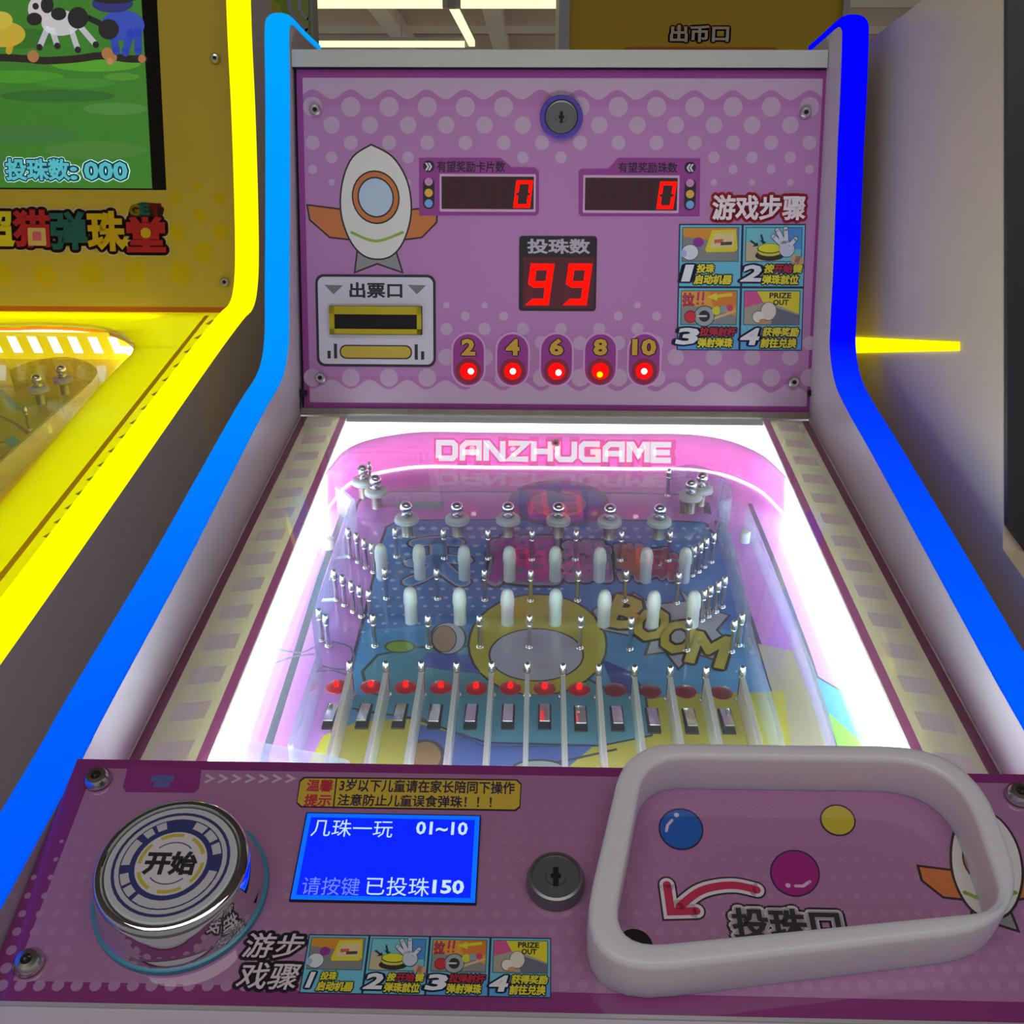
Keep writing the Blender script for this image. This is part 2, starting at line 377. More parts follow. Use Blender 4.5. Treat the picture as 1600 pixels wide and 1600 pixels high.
def steps_cell(A, q, n, words, L=6):
    """one instruction picture; q maps cell coordinates (0..1, y down) to pixels"""
    f = lambda *p: [q(*t) for t in p]
    frame = [(.05, .05), (.95, .05), (.95, .6), (.05, .6)]
    A.poly(f((0, 0), (1, 0), (1, 1), (0, 1)), (26, 30, 66), L)
    A.poly(f((.02, .02), (.985, .02), (.985, .985), (.02, .985)), (110, 200, 226), L + 1)
    A.poly(f((.02, .78), (.985, .66), (.985, .985), (.02, .985)), (86, 168, 232), L + 2) if n in (3, 4) else None
    A.poly(f(*frame), (70, 110, 120), L + 2)
    ins = [(.065, .065), (.935, .065), (.935, .585), (.065, .585)]
    px = abs(q(1, 0)[0] - q(0, 0)[0])
    e = lambda x, y, rx, ry, c, l: A.poly([q(x + rx * math.cos(t * .3491), y + ry * math.sin(t * .3491)) for t in range(18)], c, l)
    if n == 1:
        A.poly(f(*ins), (138, 138, 136), L + 3); A.poly(f((.065, .065), (.935, .065), (.6, .27), (.065, .2)), (226, 150, 40), L + 4)
        A.poly(f((.52, .1), (.9, .09), (.93, .4), (.88, .44), (.44, .45), (.42, .4)), (236, 220, 40), L + 5)
        A.poly(f((.56, .15), (.87, .14), (.87, .37), (.49, .39)), (236, 214, 150), L + 6)
        A.poly(f((.56, .25), (.7, .24), (.7, .29), (.56, .31)), (220, 90, 90), L + 7); A.poly(f((.66, .29), (.84, .28), (.84, .33), (.66, .34)), (70, 66, 60), L + 7)
        e(.31, .29, .085, .075, (150, 40, 150), L + 5); e(.18, .45, .14, .13, (60, 66, 90), L + 4); e(.18, .45, .13, .12, (226, 230, 240), L + 5); e(.08, .47, .05, .06, (170, 190, 226), L + 6)
    elif n == 2:
        A.poly(f(*ins), (120, 205, 215), L + 3); A.poly(f((.065, .28), (.35, .36), (.6, .585), (.065, .585)), (206, 190, 150), L + 4)
        A.poly(f((.72, .065), (.935, .065), (.935, .4), (.72, .4)), (70, 150, 226), L + 4)
        e(.44, .5, .23, .085, (40, 30, 30), L + 5); e(.44, .45, .2, .075, (60, 60, 20), L + 6); e(.44, .44, .19, .07, (214, 214, 60), L + 7); e(.44, .39, .2, .08, (60, 60, 20), L + 8); e(.44, .385, .185, .07, (236, 230, 40), L + 9)
        for (x0, y0, x1, y1) in ((.49, .2, .62, .32), (.55, .1, .66, .3), (.68, .08, .7, .3), (.84, .24, .74, .36)):
            A.stroke(f((x0, y0), (x1, y1)), px * .085, (54, 62, 84), L + 9); A.stroke(f((x0, y0), (x1, y1)), px * .065, (224, 228, 238), L + 11)
        A.stroke(f((.84, .56), (.92, .58)), px * .13, (226, 170, 140), L + 9); e(.71, .4, .13, .13, (54, 62, 84), L + 9); e(.71, .4, .12, .12, (208, 216, 232), L + 10)
        A.stroke(f((.14, .27), (.22, .33)), px * .03, (20, 40, 44), L + 6); A.stroke(f((.3, .18), (.33, .28)), px * .03, (20, 40, 44), L + 6); A.poly(f((.16, .36), (.26, .35), (.24, .29)), (20, 40, 44), L + 6); A.poly(f((.27, .25), (.39, .29), (.33, .32)), (20, 40, 44), L + 6)
    elif n == 3:
        A.poly(f(*ins), (236, 170, 50), L + 3); A.poly(f((.5, .065), (.935, .065), (.935, .3), (.6, .42)), (232, 132, 44), L + 4)
        A.poly(f((.065, .32), (.5, .3), (.935, .46), (.935, .585), (.065, .585)), (146, 146, 142), L + 5)
        A.poly(f((.5, .5), (.935, .36), (.935, .39), (.55, .53)), (240, 190, 150), L + 6)
        A.poly(f((.46, .16), (.62, .09), (.62, .12), (.86, .09), (.87, .14), (.63, .17), (.64, .22)), (236, 224, 40), L + 6)
        A.text('拉', tuple(q(.08, .1)) + tuple(q(.26, .3)), [((120, 20, 60), .05, L + 6), ((226, 50, 120), .015, L + 7)])
        for x in (.32, .4): A.stroke(f((x + .01, .09), (x, .2)), px * .035, (214, 50, 110), L + 7); e(x, .26, .02, .02, (214, 50, 110), L + 7)
        e(.21, .47, .1, .1, (70, 10, 24), L + 6); e(.21, .47, .09, .09, (216, 40, 50), L + 7); e(.43, .46, .17, .17, (70, 74, 80), L + 6); e(.43, .46, .155, .155, (172, 176, 180), L + 7); e(.43, .46, .09, .09, (40, 42, 46), L + 8)
        A.stroke(f((.32, .46), (.46, .46)), px * .03, (220, 220, 220), L + 9)
        for x, y, r, c in ((.62, .37, .07, (226, 220, 50)), (.73, .35, .06, (150, 176, 180)), (.83, .33, .05, (226, 60, 120))): e(x, y, r, r, c, L + 8)
    else:
        A.poly(f(*ins), (176, 170, 150), L + 3); A.poly(f((.065, .065), (.26, .065), (.36, .24), (.065, .32)), (226, 84, 150), L + 4)
        A.poly(f((.26, .065), (.935, .065), (.935, .42), (.48, .24), (.36, .24)), (236, 222, 40), L + 4); A.poly(f((.5, .3), (.935, .44), (.935, .585), (.5, .585)), (110, 112, 130), L + 4)
        A.text('PRIZE', tuple(q(.46, .09)) + tuple(q(.8, .17)), [(INKD, .03, L + 6)]); A.text('OUT', tuple(q(.52, .2)) + tuple(q(.76, .28)), [(INKD, .03, L + 6)])
        e(.45, .38, .13, .15, (110, 80, 60), L + 6); e(.45, .38, .12, .14, (238, 228, 210), L + 7); e(.29, .47, .1, .1, (110, 80, 60), L + 6); e(.29, .47, .09, .09, (244, 238, 226), L + 8); e(.36, .54, .06, .04, (226, 150, 90), L + 9)
    # number and two lines of wording
    nb = {1: (.11, .66, .19, .9), 2: (.04, .66, .32, .9), 3: (.03, .66, .32, .9), 4: (.04, .66, .3, .9)}[n]
    A.text(str(n), tuple(q(nb[0], nb[1])) + tuple(q(nb[2], nb[3])), [((26, 40, 80), .12, L + 6), ((240, 240, 246), .04, L + 7)], shear=.25)
    for i, (w, x0, x1) in enumerate(words):
        y0, y1 = ((.64, .77), (.81, .95))[i]
        if isinstance(w, str): w = [(w, (236, 224, 50))]
        tot = sum(len(t) for t, _ in w); x = x0
        for t, c in w:
            xe = x + (x1 - x0) * len(t) / tot
            A.text(t, tuple(q(x, y0)) + tuple(q(xe - .01, y1)), [((26, 40, 40), .16, L + 6), (c, .045, L + 7)], shear=.15); x = xe
RED = (190, 24, 60); YEL = (236, 224, 50)
WORDS = {1: (('投珠', .3, .58), ('启动机器', .26, .86)), 2: (([('按', YEL), ('开始', RED), ('键', YEL)], .37, .97), ('弹珠就位', .34, .92)),
         3: (([('拉弹射杆', RED)], .37, .95), ('弹射弹珠', .34, .9)), 4: (('获得奖励', .37, .95), ('前往兑换', .34, .92))}
def quadmap(tl, tr, br, bl):
    def q(x, y):
        t = [tl[i] * (1 - x) + tr[i] * x for i in (0, 1)]; b = [bl[i] * (1 - x) + br[i] * x for i in (0, 1)]
        return (t[0] * (1 - y) + b[0] * y, t[1] * (1 - y) + b[1] * y)
    return q
def sub(q, x0, y0, x1, y1): return lambda x, y: q(x0 + (x1 - x0) * x, y0 + (y1 - y0) * y)

# ------------------------------------------------------------------ the hall
def struct(name, m, label=None): return link(name, m.mesh(name, smooth=False), None, None, label, None, None, 'structure')
m = M(); m.box((-9, -3.2, -0.05), (9, 24, 0), 'floor_tile'); struct('floor', m)
m = M(); m.box((-9, -3.2, 3.42), (9, 24, 3.47), 'ceiling_dark'); struct('ceiling', m)
m = M(); m.box((-9, 24, 0), (9, 24.1, 3.42), 'wall_dark'); struct('wall_back', m)
LAMPZ = 2.78
LP = Plane((0, 0, LAMPZ), X, (0, 1, 0))
UPZ = Plane((0, 0, 3.12), X, (0, 1, 0))
def lampbar(p, q, label):
    a = Vector(p); b = Vector(q); d = b - a; L = d.length; ang = math.atan2(d.y, d.x)
    T = Matrix.Translation(((a.x + b.x) / 2, (a.y + b.y) / 2, LAMPZ)) @ Matrix.Rotation(ang, 4, 'Z')
    r = link('ceiling_light', None, None, T, label, 'ceiling light', 'tube lights on the ceiling')
    t = M(); t.box((-L / 2 + .04, -.026, -.02), (L / 2 - .04, .026, .03), 'lamp_tube'); link('tube', t.mesh('tube'), r, T)
    h = M(); h.box((-L / 2, -.03, .03), (L / 2, .03, .06), 'alu'); h.box((-L / 2, -.03, -.022), (-L / 2 + .04, .03, .03), 'alu'); h.box((L / 2 - .04, -.03, -.022), (L / 2, .03, .03), 'alu')
    link('housing', h.mesh('housing'), r, T)
    for sx in (-L * .3, L * .3):
        w = M(); w.box((sx - .006, -.006, .06), (sx + .006, .006, .64), 'alu'); link('hanger', w.mesh('hanger'), r, T)
Aj, Bj = LP.hit(706, 8), LP.hit(738, 70)
lampbar((Aj[0] - 2.4, Aj[1]), (Aj[0] - .03, Aj[1]), 'tube light running left from the near junction of the lamp grid, above the pink machine')
lampbar((Aj[0] + .03, Aj[1]), (Aj[0] + 1.2, Aj[1]), 'tube light running right from the near junction of the lamp grid to the coin machine')
lampbar((Bj[0] - 3.2, Bj[1]), (Bj[0] - .03, Bj[1]), 'far long tube light just above the white top bar of the pink machine')
lampbar(Aj, Bj, 'slanting tube light that links the near and the far row of the lamp grid')
m = M()
for y in (7.2, 8.2, 9.3, 10.6, 12.1, 13.9, 16.0, 18.5): m.box((-8, y, 3.24), (8, y + .05 * y - .1, 3.42), 'beam_grey')
struct('ceiling_joists', m)
for i, (p, q) in enumerate((((587, 9), (624, 62)), ((765, 17), (785, 78)))):
    a, b = UPZ.hit(*p), UPZ.hit(*q); mx = (a[0] + b[0]) / 2
    m = M(); m.box((mx - .09, 4.5, 3.12), (mx + .09, 23.9, 3.26), 'beam_grey'); struct('ceiling_beam_%d' % (i + 1), m)

# ------------------------------------------------------------------ the pink marble machine
ROOT = thing('marble_machine', (0, -0.2, 0), 'pink marble game machine with white lit playfield, blue edge lights, red 99 display', 'arcade machine')
HW = 0.18
SIDE = Plane((0, 0, 0), (0, 1, 0), (0, 0, 1))
def yz(px, py, x):
    d = ray(px, py); t = (x - CAMP.x) / d.x; q = CAMP + d * t; return (q.y, q.z)
PATHL = [(502, 78), (478, 56), (459, 36), (453, 37), (451, 60), (452, 150), (452, 300), (451, 450), (450, 535), (441, 586), (420, 625), (405, 652), (346, 767), (288, 880), (168, 1100), (127, 1180), (0, 1412), (-90, 1575)]
PATHR = [(1262, 79), (1286, 58), (1309, 38), (1316, 42), (1317, 60), (1314, 150), (1310, 230), (1304, 400), (1299, 500), (1298, 545), (1305, 592), (1322, 632), (1360, 699), (1450, 862), (1547, 1040), (1600, 1133), (1700, 1310), (1800, 1490)]
def side_unit(pathpx, x, sgn, root, panel_mat, strip_mat, width=.016, extra=None, strip_label=None, plabel=None, bulge=.0055, sm=4, floor=0.03):
    pts = [yz(px, py, x) for px, py in pathpx]; sp = smoothpath(pts, sm)
    pan = M(); a, b = sp[0], sp[-1]
    yb = max(p[0] for p in sp) + .14; poly = sp + [(b[0] - .004, floor), (yb, floor), (yb, a[1] - .22), (a[0] + .06, a[1] - .06)]
    w0, w1 = (x, x + sgn * width) if sgn > 0 else (x + sgn * width, x)
    pan.prism(poly, w0, w1, panel_mat, SIDE.T)
    link('side_panel', pan.mesh('side_panel'), root, None, plabel)
    fr = []
    for i, p in enumerate(sp):
        q0 = Vector(sp[max(i - 1, 0)]); q1 = Vector(sp[min(i + 1, len(sp) - 1)]); t = (q1 - q0).normalized()
        fr.append((Vector((x, p[0], p[1])), Vector((sgn, 0, 0)), Vector((0, t.y, -t.x))))
    n = 9; sect = [(0, -.002)] + [(width / 2 - width / 2 * math.cos(math.pi * k / (n - 1)), bulge * (math.sin(math.pi * k / (n - 1)) ** .6 if 0 < k < n - 1 else 0)) for k in range(n)] + [(width, -.002)]
    st = M(); st.sweep(fr, sect, strip_mat); link('light_strip', st.mesh('light_strip'), root, None, strip_label)
    return sp
spL = side_unit(PATHL, -HW, -1, ROOT, 'white_laminate', 'strip_left_light', strip_label='glowing light blue edge strip')
spR = side_unit(PATHR, HW, 1, ROOT, 'white_laminate', 'strip_right_light', strip_label='glowing deep blue edge strip')

# cabinet body under everything
m = M(); cb = CTRL.at(0, -.20)
m.prism([(cb.y + .012, .03), (.2, .03), (.2, Z0 + .02), (.004, Z0 - .04), (CTRL.at(0, 0).y + .03, Z0 - .155), (cb.y + .012, cb.z - .03)], -HW + .0005, HW - .0005, 'white_laminate', SIDE.T)
link('cabinet_body', m.mesh('cabinet_body'), ROOT)
m = M(); m.box((-HW, .003, -.03), (HW, HEAD.hit(880, 90)[1], -.0065), 'black', HEAD.T); link('back_board', m.mesh('back_board'), ROOT)
v0, v1 = HEAD.hit(880, 107)[1], HEAD.hit(880, 80)[1]
m = M(); m.box((-HW + .0005, v0, -.05), (HW - .0005, v1, .004), 'grey_bar', HEAD.T); m.box((-HW + .0005, v0 - .0006, -.05), (HW - .0005, v0, .003), 'black', HEAD.T)
link('top_bar', m.mesh('top_bar'), ROOT)
m = M(); m.box((-HW + .001, .0004, -.004), (HW - .001, .0052, .0025), 'brushed', HEAD.T); link('metal_strip', m.mesh('metal_strip'), ROOT, None, 'brushed metal strip under the upright panel')

# ---- upright panel with its print
A = Art(HEAD, 'print')
ul, ur = HEAD.hit(469, 370)[0], HEAD.hit(1283, 370)[0]; vb, vt = HEAD.hit(870, 641)[1], HEAD.hit(870, 109)[1]
A.m.box((ul, vb, -.006), (ur, vt, 0), 'print', col=(150, 60, 140))
MAG, PALE, PINK = (156, 50, 142), (206, 172, 200), (196, 132, 190)
k9 = .0042
A.polyl([(ul, vb), (ur, vb), (ur, vt), (ul, vt)], MAG, 1)
A.polyl([(ul + k9, vb + k9), (ur - k9, vb + k9), (ur - k9, vt - k9 - .0012), (ul + k9, vt - k9 - .0012)], PALE, 2)
iu0, iu1 = ul + k9, ur - k9
def wav(y, amp, ph):
    v, am = HEAD.hit(870, y)[1], amp * A.scale(870, y); per = A.scale(870, y) * 59.7; x0 = HEAD.hit(548, y)[0]
    pts = []; n = 150
    for i in range(n + 1):
        x = iu0 + (iu1 - iu0) * i / n; pts.append((x, v + am * math.cos(2 * math.pi * (x - x0) / per) * ph))
    return pts
A.polyl(wav(148, 7.5, 1) + wav(603, 7.5, -1)[::-1], (190, 120, 182), 3)
A.polyl([(x, v - .0075) for x, v in wav(148, 0, 1)] + [(x, v + .006) for x, v in wav(603, 0, -1)][::-1], PINK, 4)
_k = A.scale(870, 300)
def dots(y, r, odd, x0=488, x1=1280, skip=()):
    x = 548.2 + (29.8 if odd else 0) - 59.7 * 2
    while x < x1:
        if x > x0 and not any(a < x < b for a, b in skip): A.circ(x, y, r, PALE, 5, n=22)
        x += 59.7
for y, r, o, sk in ((167, 15, 0, ((845, 905),)), (195.5, 13, 1, ()), (223, 11, 0, ()), (246, 9, 1, ((650, 800), (930, 1095))), (264.5, 7, 0, ((645, 850), (895, 1100))), (285, 5, 1, ((640, 1110),)),
                    (590, 14, 0, ()), (558, 13, 1, ()), (536, 11, 0, ((480, 690),)), (514, 9.5, 1, ((480, 690), (1050, 1280))), (494, 7, 0, ((480, 690), (800, 950), (1050, 1280))), (477, 5, 1, ((480, 690), (800, 940), (1050, 1280)))):
    dots(y, r, o, skip=sk)
# plain rocket standing where the panel's picture is
DK = (46, 36, 40); WH = (240, 234, 226); OR = (214, 122, 60)
def rocket(A, f, w, L):
    """generic white rocket with an orange rim, a round pale window and a side fin; f maps unit coordinates to pixels"""
    body = smoothpath([(.5, .0), (.72, .1), (.86, .3), (.88, .55), (.78, .78), (.62, .9), (.4, .9), (.24, .78), (.15, .55), (.18, .3), (.3, .1), (.5, .0)], 5)
    wing = [(.2, .52), (-.2, .48), (-.18, .6), (.02, .74), (.25, .76)]; wing2 = [(.83, .52), (1.16, .5), (1.14, .62), (.98, .74), (.78, .76)]
    for wg in (wing, wing2):
        A.poly([f(*p) for p in wg], OR, L); A.outl([f(*p) for p in wg], w, DK, L + 1)
    A.poly([f(*p) for p in ((.3, .84), (.26, 1.02), (.5, .95), (.76, 1.02), (.7, .84))], (150, 150, 150), L); A.outl([f(*p) for p in ((.3, .84), (.26, 1.02), (.5, .95), (.76, 1.02), (.7, .84))], w, DK, L + 1)
    A.poly([f(*p) for p in body], WH, L + 2); A.outl([f(*p) for p in body], w, DK, L + 3)
    for rr, c, l in ((.25, DK, 4), (.235, OR, 5), (.19, DK, 6), (.175, (196, 214, 236), 7)):
        A.poly([f(.52 + rr * math.cos(t * .2244), .42 + rr * .86 * math.sin(t * .2244)) for t in range(28)], c, L + l)
    A.stroke([f(.25, .7), (f(.5, .77)), f(.78, .7)], w * 1.6, (150, 190, 70), L + 4, smooth=4)
rocket(A, lambda x, y: (505 + 150 * x + 10 * y, 226 + 196 * y), 2.6, 6)
# score windows
for sg in (0, 1):
    PU = (160, 58, 150)
    if not sg:
        A.poly([(655, 247), (782, 247), (800, 262), (836, 262), (842, 268), (842, 332), (838, 337), (655, 337)], PU, 14)
        wx0, wx1 = 687, 837; cx = 670; tb = (683, 252, 789, 269); tx = '有望奖励卡片数'; y0 = 0; arrow = '»'
    else:
        A.poly([(904, 268), (908, 264), (950, 264), (966, 247), (1094, 248), (1093, 338), (908, 338), (904, 334)], PU, 14)
        wx0, wx1 = 911, 1061; cx = 1078; tb = (966, 254, 1058, 270); tx = '有望奖励珠数'; y0 = 2; arrow = '«'
    A.rr(wx0, 272 + y0, wx1, 331 + y0, 2, (226, 180, 214), 15); A.rr(wx0 + 3, 276 + y0, wx1 - 3, 327 + y0, 1, (58, 14, 22), 16)
    A.circ(cx, 260 + y0, 9, INKD, 15); A.text(arrow, (cx - 5, 255 + y0, cx + 5, 266 + y0), [((236, 226, 236), .02, 16)])
    A.text(tx, tb, [(INKD, .022, 16)])
    A.rr(cx - 9, 277 + y0, cx + 9, 327 + y0, 9, INKD, 15)
    for yy, c in ((284, (224, 150, 200)), (301.5, (238, 186, 70)), (318, (130, 176, 236))): A.circ(cx, yy + y0, 6.3, c, 16)
    w = (wx1 - wx0 - 6) / 4
    for i in range(4):
        bx = (wx0 + 3 + w * i + 4, 282 + y0, wx0 + 3 + w * (i + 1) - 1, 325 + y0)
        if i < 3: A.digit('8', bx, 'print_matte', 17, col=(74, 22, 30))
        else: A.digit('0', bx, 'red_led', 18, th=.18)
A.rr(811, 369, 932, 486, 5, (30, 14, 26), 14); A.rr(817, 402, 928, 482, 2, (92, 8, 30), 15)
A.text('投珠数', (825, 374, 921, 396), [((200, 186, 200), .03, 16)])
for x0 in (821, 880): A.digit('9', (x0, 412, x0 + 45, 477), 'red_led', 16, dim=(110, 10, 36), slant=.13, th=.22)
# ticket outlet print
A.rr(494, 429, 681, 573, 13, (32, 28, 40), 14); A.rr(498, 433, 677, 569, 10, (226, 218, 230), 15)
A.text('出票口', (547, 442, 628, 465), [((30, 28, 36), .03, 16)])
for x in (507, 637): A.poly([(x, 445), (x + 29, 446), (x + 14.5, 460)], (128, 124, 132), 16)
A.rr(531, 539, 644, 561, 10, (32, 28, 40), 16); A.rr(533, 541, 642, 559, 9, (216, 182, 56), 17)
for x, y0, y1 in ((512, 548, 560), (522, 537, 560), (648, 538, 562), (658, 549, 562)): A.rr(x, y0, x + 5, y1, 0, (40, 36, 44), 16)
A.rr(515, 478, 660, 523, 1, (60, 52, 30), 16)
# number pods
PODX = (732, 801, 869.5, 938, 1006.5)
for x, t in zip(PODX, ('2', '4', '6', '8', '10')):
    A.rr(x - 27, 519, x + 27, 605, 27, (224, 170, 214), 14); A.rr(x - 24, 522, x + 24, 602, 24, (160, 50, 150), 15)
    w = 9 if len(t) == 1 else 17
    A.text(t, (x - w, 531, x + w, 554), [((60, 26, 30), .09, 16), ((222, 176, 50), .045, 17)])
    A.circ(x, 580, 20, (140, 20, 52), 16)
# heading and the four step pictures
A.text('游戏步骤', (1114, 306, 1257, 343), [((206, 36, 54), .15, 14), ((255, 236, 240), .03, 15)])
Q = quadmap((1061, 350), (1259, 350), (1252.5, 548), (1057, 547))
for n in (1, 2, 3, 4): steps_cell(A, sub(Q, .5 * ((n - 1) % 2), .5 * ((n - 1) // 2), .5 * ((n - 1) % 2) + .5, .5 * ((n - 1) // 2) + .5), n, WORDS[n], 14)
A.done('upright_panel', ROOT)

def place(pl, px, py, h=0.0, rz=0.0):
    a, b = pl.hit(px, py, h); return pl.T @ Matrix.Translation((a, b, h)) @ Matrix.Rotation(rz, 4, 'Z')
# indicator lamps
ml = M(); ml.lathe([(.0058, 0), (.0056, .0012), (.0046, .0022), (.0030, .0028), (.001, .003)], 'red_glow', 24); me_l = ml.mesh('number_lamp')
mh = M(); mh.lathe([(.0021, .0026), (.0018, .0034), (.0006, .0038)], 'hot_led', 14); me_h = mh.mesh('hot_spot')
mh2 = M(); mh2.lathe([(.0021, .0026), (.0018, .0034), (.0006, .0038)], 'orange_led', 14); me_h2 = mh2.mesh('hot_spot')
for x, dx, dy in zip(PODX, (4, .5, 3, -1, -.5), (0, 0, 2, 5, 0)):
    o = link('number_lamp', me_l, ROOT, place(HEAD, x, 580, .0012))
    link('hot_spot', me_h2 if dy == 5 else me_h, o, place(HEAD, x + dx, 580 + dy, .0014))
# ticket slot mechanism
a, b, c, d = A.box(516, 479, 659, 522)
m = M(); T = HEAD.T
m.box((a, b, .0008), (c, d, .0016), 'black', T)
for q in (((a, b, .0016), (c, b + .0035, .004)), ((a, d - .0055, .0016), (c, d, .004)), ((a, b, .0016), (a + .0035, d, .004)), ((c - .003, b, .0016), (c, d, .004))): m.box(*q, 'yellow_slot', T)
o = link('ticket_slot', m.mesh('ticket_slot'), ROOT, None, 'yellow plastic ticket slot with dark mouth')
# key lock maker
def lock(pl, px, py, r, root, ring=None, h0=0.0, rise=.004):
    W = place(pl, px, py, h0)
    m = M(); m.lathe([(r, 0), (r * 1.0, rise * .6), (r * .93, rise * .95), (r * .84, rise), (r * .82, rise * .85), (r * .78, rise * .85), (r * .0005, rise * .85)], 'lock_metal', 36)
    o = link('key_lock', m.mesh('key_lock'), root, W)
    k = M(); k.lathe([(r * .36, rise * .85), (r * .34, rise * .98), (.0001, rise)], 'lock_metal', 24); link('lock_core', k.mesh('lock_core'), o, W)
    k = M(); k.box((-r * .09, -r * .36, rise * .9), (r * .09, r * .3, rise * 1.06), 'black'); k.box((-r * .17, -r * .1, rise * .9), (r * .17, r * .06, rise * 1.05), 'black'); link('keyhole', k.mesh('keyhole'), o, W)
    if ring:
        k = M(); k.lathe([(ring, 0), (ring, .0025), (ring * .96, .0032), (r * 1.02, .0032)], 'purple_plastic', 40, caps=False); link('lock_collar', k.mesh('lock_collar'), o, W, 'purple collar round the lock')
lock(HEAD, 877, 184, .0112, ROOT, .0145, .0011)
# screws
ms = M(); ms.lathe([(.0042, 0), (.0041, .001), (.003, .0024), (.0016, .0026), (.0014, .0012), (.0001, .0012)], 'steel', 20); me_s = ms.mesh('panel_screw')
msb = M(); msb.lathe([(.0015, .0013), (.0001, .00135)], 'black', 6, caps=False); me_sb = msb.mesh('hex_socket')
def screw(pl, px, py, root, k=1.0, h=.0009):
    W = place(pl, px, py, h) @ Matrix.Scale(k, 4); o = link('panel_screw', me_s, root, W); link('hex_socket', me_sb, o, W)
for p in ((493, 172), (1258.5, 176), (501, 590), (1240, 597)): screw(HEAD, *p, ROOT)
for sx, px in ((1, 475), (-1, 1267)):
    u, v = HEAD.hit(px, 614); m = M(); m.box((u - .0025, v - .002, .0002), (u + .0025, v + .002, .003), 'black', HEAD.T); m.box((u - sx * .003 - .0008, v - .011, .0002), (u - sx * .003 + .0008, v + .003, .002), 'dark_grey', HEAD.T)
    link('panel_catch', m.mesh('panel_catch'), ROOT)

# ---- deck: printed rails, glass
xl = (DECK.hit(543, 649)[0] + DECK.hit(320.6, 1189.5)[0]) / 2; xr = (DECK.hit(1192.7, 656)[0] + DECK.hit(1420, 1162)[0]) / 2
RP = DECK.shifted(-.0006); EB = -.43
e1, e2 = RP.hit(420, 812)[1], RP.hit(403, 847)[1]; pitch = abs(e1 - e2)
for x0, x1, sg in ((-HW + .0005, xl, 1), (xr, HW - .0005, -1)):
    A = Art(RP, 'print_backlit', 2e-5)
    A.m.box((x0, EB, -.0018), (x1, -.001, 0), 'print_backlit', col=(212, 202, 182))
    lw = .0047; xa, xb = (x0, x1) if sg > 0 else (x1, x0)
    A.polyl([(xa, EB), (xa + sg * lw, EB), (xa + sg * lw, -.001), (xa, -.001)], (150, 44, 104), 1)
    A.polyl([(xb - sg * lw, EB), (xb, EB), (xb, -.001), (xb - sg * lw, -.001)], (255, 132, 196), 1, 'print_flat')
    e = -.006
    while e > EB:
        A.polyl([(xa + sg * (lw + .004), e - .003), (xb - sg * (lw + .004), e), (xb - sg * (lw + .004), e - pitch * .48), (xa + sg * (lw + .004), e - pitch * .48 - .003)], (255, 240, 252), 1); e -= pitch
    A.done('printed_rail', ROOT)
    m = M(); q = (x1 - .012, x1 - .003) if sg > 0 else (x0 + .003, x0 + .012)
    m.box((q[0], EB, -.0155), (q[1], -.002, -.0135), 'under_led', DECK.T); link('rail_light', m.mesh('rail_light'), ROOT)
m = M(); m.box((-HW + .0006, EB, -.0001), (HW - .0006, -.0012, .0021), 'glass', DECK.T); link('playfield_glass', m.mesh('playfield_glass'), ROOT, None, 'clear glass cover over the playfield')
# lit side walls of the playfield
for x0, x1 in ((xl - .0022, xl - .0004), (xr + .0004, xr + .0022)):
    m = M(); m.box((x0, EB, -DEPTH + .0001), (x1, -.002, -.0034), 'white_led', DECK.T); link('lit_side_wall', m.mesh('lit_side_wall'), ROOT, None, 'glowing white side wall of the playfield')
# arch wall with its lettering, and the lit ledge behind it
AP = DECK.shifted(-.0035)
arch_px = [(517, 741), (523, 722), (535, 708), (552, 697), (576, 688), (612, 680.5), (662, 677), (760, 676.5), (870, 677), (980, 678), (1075, 680), (1130, 687), (1168, 700), (1194, 714), (1212, 730), (1220, 747)]
arch = [AP.hit(*p) for p in arch_px]; arch[0] = (xl, arch[0][1]); arch[-1] = (xr, arch[-1][1])
_yf = sum(y for x, y in arch if abs(x) < .085) / len([1 for x, y in arch if abs(x) < .085]); arch = [(x, _yf if abs(x) < .11 else y) for x, y in arch]
arch = smoothpath(arch, 5); arch = [(min(max(x, xl), xr), y) for x, y in arch]
L_, R_ = offset(arch, .0007), offset(arch, -.0007)
LEAN = (_yf - FLOOR.hit(870, 731)[1]) / (DEPTH - .0036)
AT = DECK.T @ Matrix(((1, 0, 0, 0), (0, 1, LEAN, LEAN * .0036), (0, 0, 1, 0), (0, 0, 0, 1)))
m = M(); m._band(L_, R_, -DEPTH + .0001, -.0036, 'arch_pink', AT); m.c = [(238, 172, 224)] * len(m.c); link('arch_wall', m.mesh('arch_wall'), ROOT, None, 'pink curved back wall of the playfield')
in2 = [(x * .985, y + .006) for x, y in arch if abs(x) < xr * .93]
m = M(); m._band(offset(in2, .0006), offset(in2, -.0006), -DEPTH + .001, -.008, 'arch_back', AT); link('arch_backlight', m.mesh('arch_backlight'), ROOT)
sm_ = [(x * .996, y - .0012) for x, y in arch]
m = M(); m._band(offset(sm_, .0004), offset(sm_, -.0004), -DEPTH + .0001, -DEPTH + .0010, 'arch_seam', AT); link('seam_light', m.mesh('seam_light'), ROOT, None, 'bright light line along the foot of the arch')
m = M(); m.box((xl + .002, -.402, -DEPTH + .001), (xr - .002, -.400, -.004), 'front_fill_glow', DECK.T); link('front_fill_light', m.mesh('front_fill_light'), ROOT)  # hidden glowing bar added to brighten the middle of the playfield
m = M(); pts = [(xl, -.0015)] + [(x, y + .001) for x, y in arch] + [(xr, -.0015)]
m.prism(pts, -.0062, -.0042, 'ledge_led', DECK.T); link('lit_ledge', m.mesh('lit_ledge'), ROOT, None, 'glowing white ledge behind the pink arch')
ymid = min(y for x, y in arch if abs(x) < .1) - .0011
